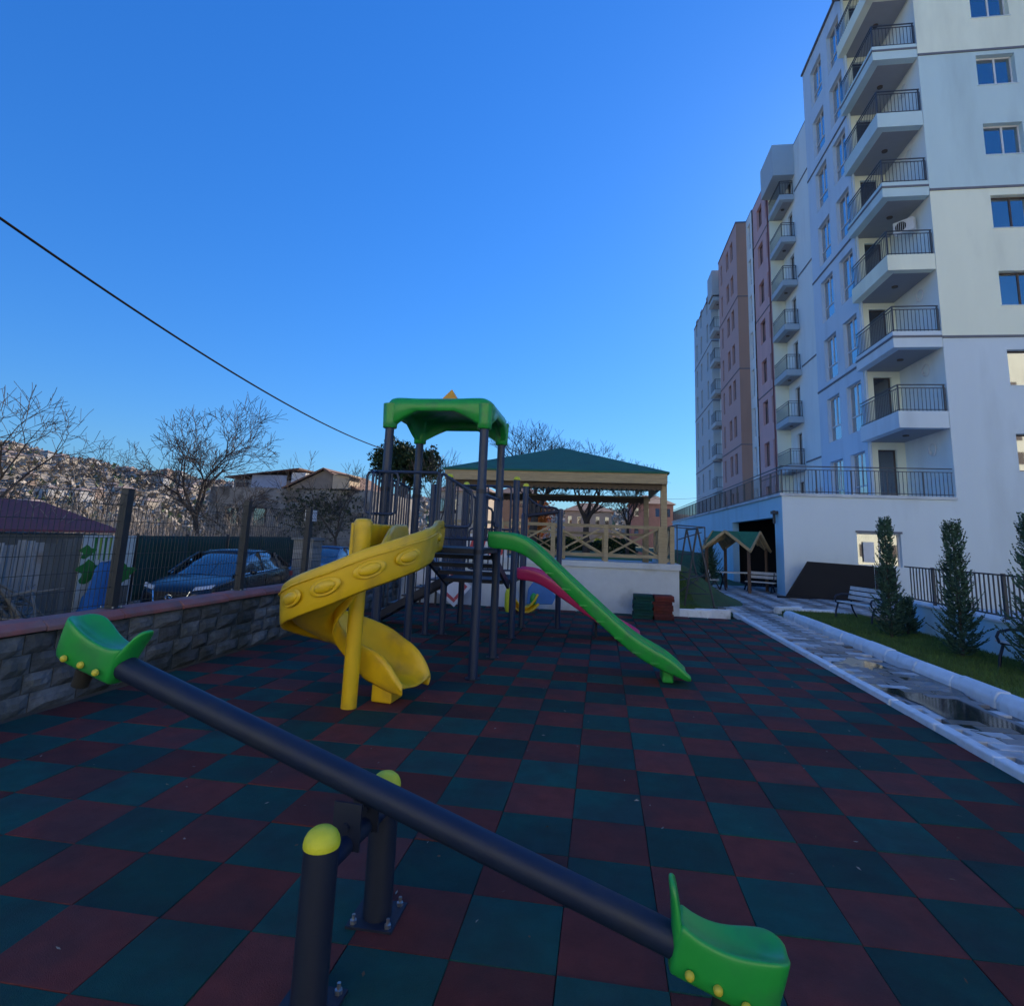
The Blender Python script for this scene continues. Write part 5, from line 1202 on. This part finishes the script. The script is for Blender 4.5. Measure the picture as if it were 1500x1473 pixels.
# ------------------------------------------------------------------ trees
def bare(o, h, spread, seed, levels=5, trunk=.14, forks=3, fork_z=.25, up_b=.35, lean=(0,0), tmat=TWIG, thin=.62, tw_min=.009):
    q = random.Random(seed); tb_ = MB(); cb = MB()
    def grow(p, d, L_, r, lv):
        n = 3; pts = [p]; rs = [r]
        for k in range(n):
            d = (d+Vector((q.uniform(-1,1),q.uniform(-1,1),q.uniform(-.6,.9)))*.16).normalized(); p = p+d*L_/n; pts.append(p); rs.append(max(tw_min, r*(1-(1-thin)*(k+1)/n)))
        (tb_ if lv >= levels-0 else cb).tube(pts, rs, 7 if lv >= levels-1 else (4 if lv > 1 else 3), cap=False)
        if lv == 0: return
        m = forks if lv >= levels else q.choice((2,3,3))
        for k in range(m):
            a = 2*math.pi*(k+q.random()*.7)/m; s = d.orthogonal().normalized(); t = d.cross(s); sp = spread*q.uniform(.7,1.25)
            nd = (d+(s*math.cos(a)+t*math.sin(a))*sp+Vector((0,0,up_b*.4))).normalized(); grow(p, nd, L_*q.uniform(.62,.86), rs[-1]*.82, lv-1)
        if lv < levels:
            for k in range(2):   # side shoots
                i = q.choice((1,2)); a = q.uniform(0,6.28); s = d.orthogonal().normalized(); t = d.cross(s); nd = (d*.6+(s*math.cos(a)+t*math.sin(a))*.8+Vector((0,0,.2))).normalized()
                grow(pts[i], nd, L_*q.uniform(.4,.6), rs[i]*.5, max(0, lv-2))
    grow(Vector((0,0,0)), Vector((lean[0],lean[1],1)).normalized(), h*fork_z, trunk, levels)
    zmax = max(v[2] for v in cb.v)
    k = h/zmax
    for m in (tb_, cb): m.v = [(x*k,y*k,z*k) for x, y, z in m.v]
    tb_.build('trunk', BARK, o, fix=False); cb.build('crown', tmat, o, fix=False)
bt1 = thing('bare_tree', 'large bare tree with a wide crown behind the shade net fence', 'tree', (-22.9,30.5,-.5)); bare(bt1, 10.4, .68, 12, 6, .16, 4, .2, .15, tw_min=.009)
bt2 = thing('bare_tree', 'bare tree cut off by the left edge of the photo', 'tree', (-24.2,19.5,-.5)); bare(bt2, 8.0, .74, 8, 5, .14, 4, .25, .1, tw_min=.008)
bt3 = thing('bare_tree', 'thin bare tree with drooping twigs between the left fence post and the large bare tree', 'tree', (-25.5,26.5,-.5)); bare(bt3, 6.8, .85, 9, 5, .09, 3, .3, 0, tw_min=.007)
bt4 = thing('bare_tree', 'tall bare tree rising behind the green pavilion roof', 'tree', (-3.9,33.5,1.0)); bare(bt4, 7.9, .66, 14, 6, .30, 4, .25, .3)
bt5 = thing('bare_tree', 'bare tree behind the middle of the pavilion', 'tree', (-.9,34.5,1.0)); bare(bt5, 7.0, .66, 17, 6, .26, 3, .28, .3)
bt6 = thing('bare_tree', 'slim bare tree behind the right part of the pavilion', 'tree', (1.6,38,1.0)); bare(bt6, 6.2, .6, 19, 6, .16, 3, .3, .3)
bt7 = thing('bare_tree', 'bare tree right of the round evergreen, seen under the tower roof', 'tree', (-10.6,36,.0)); bare(bt7, 7.7, .45, 23, 5, .12, 3, .3, .6)
bt8 = thing('bare_tree', 'bare young tree in front of the stone house, left of the tower rail', 'tree', (-13.3,28,-.5)); bare(bt8, 6.4, .65, 27, 5, .10, 3, .3, .3, tw_min=.007)
bt9 = thing('bare_tree', 'bare tree with low spreading limbs in front of the stone house wall', 'tree', (-18.9,28.5,-.5)); bare(bt9, 5.2, .8, 31, 5, .11, 4, .22, 0, tw_min=.007)
ot = thing('bare_tree', 'small tree with orange autumn leaves seen through the pavilion', 'tree', (-6.3,58,1.0)); bare(ot, 5.0, .5, 33, 4, .12, 3, .3, .4)
q = random.Random(41); b = MB()
for k in range(2200):
    p = Vector((q.gauss(0,.55), q.gauss(0,.55), 2.9+q.gauss(0,1.0))); s = q.uniform(.08,.16); a = Vector((q.uniform(-1,1),q.uniform(-1,1),q.uniform(-1,1))).normalized()*s; c = Vector((q.uniform(-1,1),q.uniform(-1,1),q.uniform(-1,1))).normalized()*s
    b.add([p-a,p+c,p+a,p-c], [(0,1,2,3)])
b.build('leaves', mat('leaf_orange', (.40,.13,.02), .8, .35, 2), ot, fix=False)
# round dark evergreen
rt2 = thing('round_evergreen_tree', 'dark rounded evergreen tree behind the tower posts', 'tree', (-16.1,45,-.5))
b = MB(); b.tube([(0,0,0),(.1,0,4),(0,0,7.5)], [.3,.24,.1], 8)
for a in (0,1.3,2.4,3.6,5): b.tube([(0,0,5.2),(1.4*math.cos(a),1.4*math.sin(a),7.2)], [.12,.04], 5)
b.build('trunk', BARK, rt2)
b = MB(); cl = [(Vector((q.gauss(0,1.5), q.gauss(0,1.3), 8.15+q.gauss(0,.62))), q.uniform(.55,1.0)) for _ in range(95)]
for c, r_ in cl:
    for k in range(170):
        d = Vector((q.gauss(0,1),q.gauss(0,1),q.gauss(0,1))).normalized(); p = c+d*r_*q.random()**.4
        if (p-Vector((0,0,8.2))).length > 3.2: continue
        s = q.uniform(.09,.19); a = Vector((q.uniform(-1,1),q.uniform(-1,1),q.uniform(-1,1))).normalized()*s; e_ = Vector((q.uniform(-1,1),q.uniform(-1,1),q.uniform(-1,1))).normalized()*s*.6
        b.add([p-a,p+e_,p+a,p-e_], [(0,1,2,3)])
b.build('crown', LEAF_R, rt2, fix=False)
# bare thicket along the lane: one uncountable mass
b = MB(); q = random.Random(51)
for k in range(1900):
    y = q.uniform(9, 33); x = -13.6-(q.random()**1.3)*11 - (y-9)*.12; h = q.uniform(1.1,2.3)*(1+.3*math.sin(y*.7+x)); p = Vector((x,y,-.4+q.uniform(0,.6)))
    if -19 < x < -13 and y < 12.4: p.z = 1.0; h *= .5
    d = Vector((q.uniform(-.45,.45),q.uniform(-.45,.45),1)); pts = [p]; 
    for i in range(3):
        d += Vector((q.uniform(-.3,.3),q.uniform(-.3,.3),q.uniform(-.2,.1))); pts.append(pts[-1]+d.normalized()*h/3)
    b.tube(pts, [.018,.013,.009,.004], 3, cap=False)
    for i in (1,2,2,3):
        for _ in range(2):
            e = pts[i]+Vector((q.uniform(-.5,.5),q.uniform(-.5,.5),q.uniform(.1,.6))); m_ = pts[i].lerp(e,.5)+Vector((0,0,.06)); b.tube([pts[i],m_,e], [.008,.006,.003], 3, cap=False)
stuff(b.build('thicket', TWIG2, fix=False))
# overhead cables
def cable(lab, p, q2, sag, r):
    p, q2 = Vector(p), Vector(q2); b = MB(); b.tube([p.lerp(q2, t)-Vector((0,0,sag*4*t*(1-t))) for t in fr(0,1,40)], r, 6)
    o = b.build('overhead_cable', CABLE, None, p); tag(o, lab, 'cable', 'overhead cables')
cable('thick black cable sagging across the sky from the upper left to the round evergreen', (-15.0,9.6,9.6), (-16.3,44,8.2), .9, .035)
cable('thin cable crossing the sky gap between the pavilion and the far apartment block', (1.5,40,5.0), (11.8,66,7.2), .3, .012)
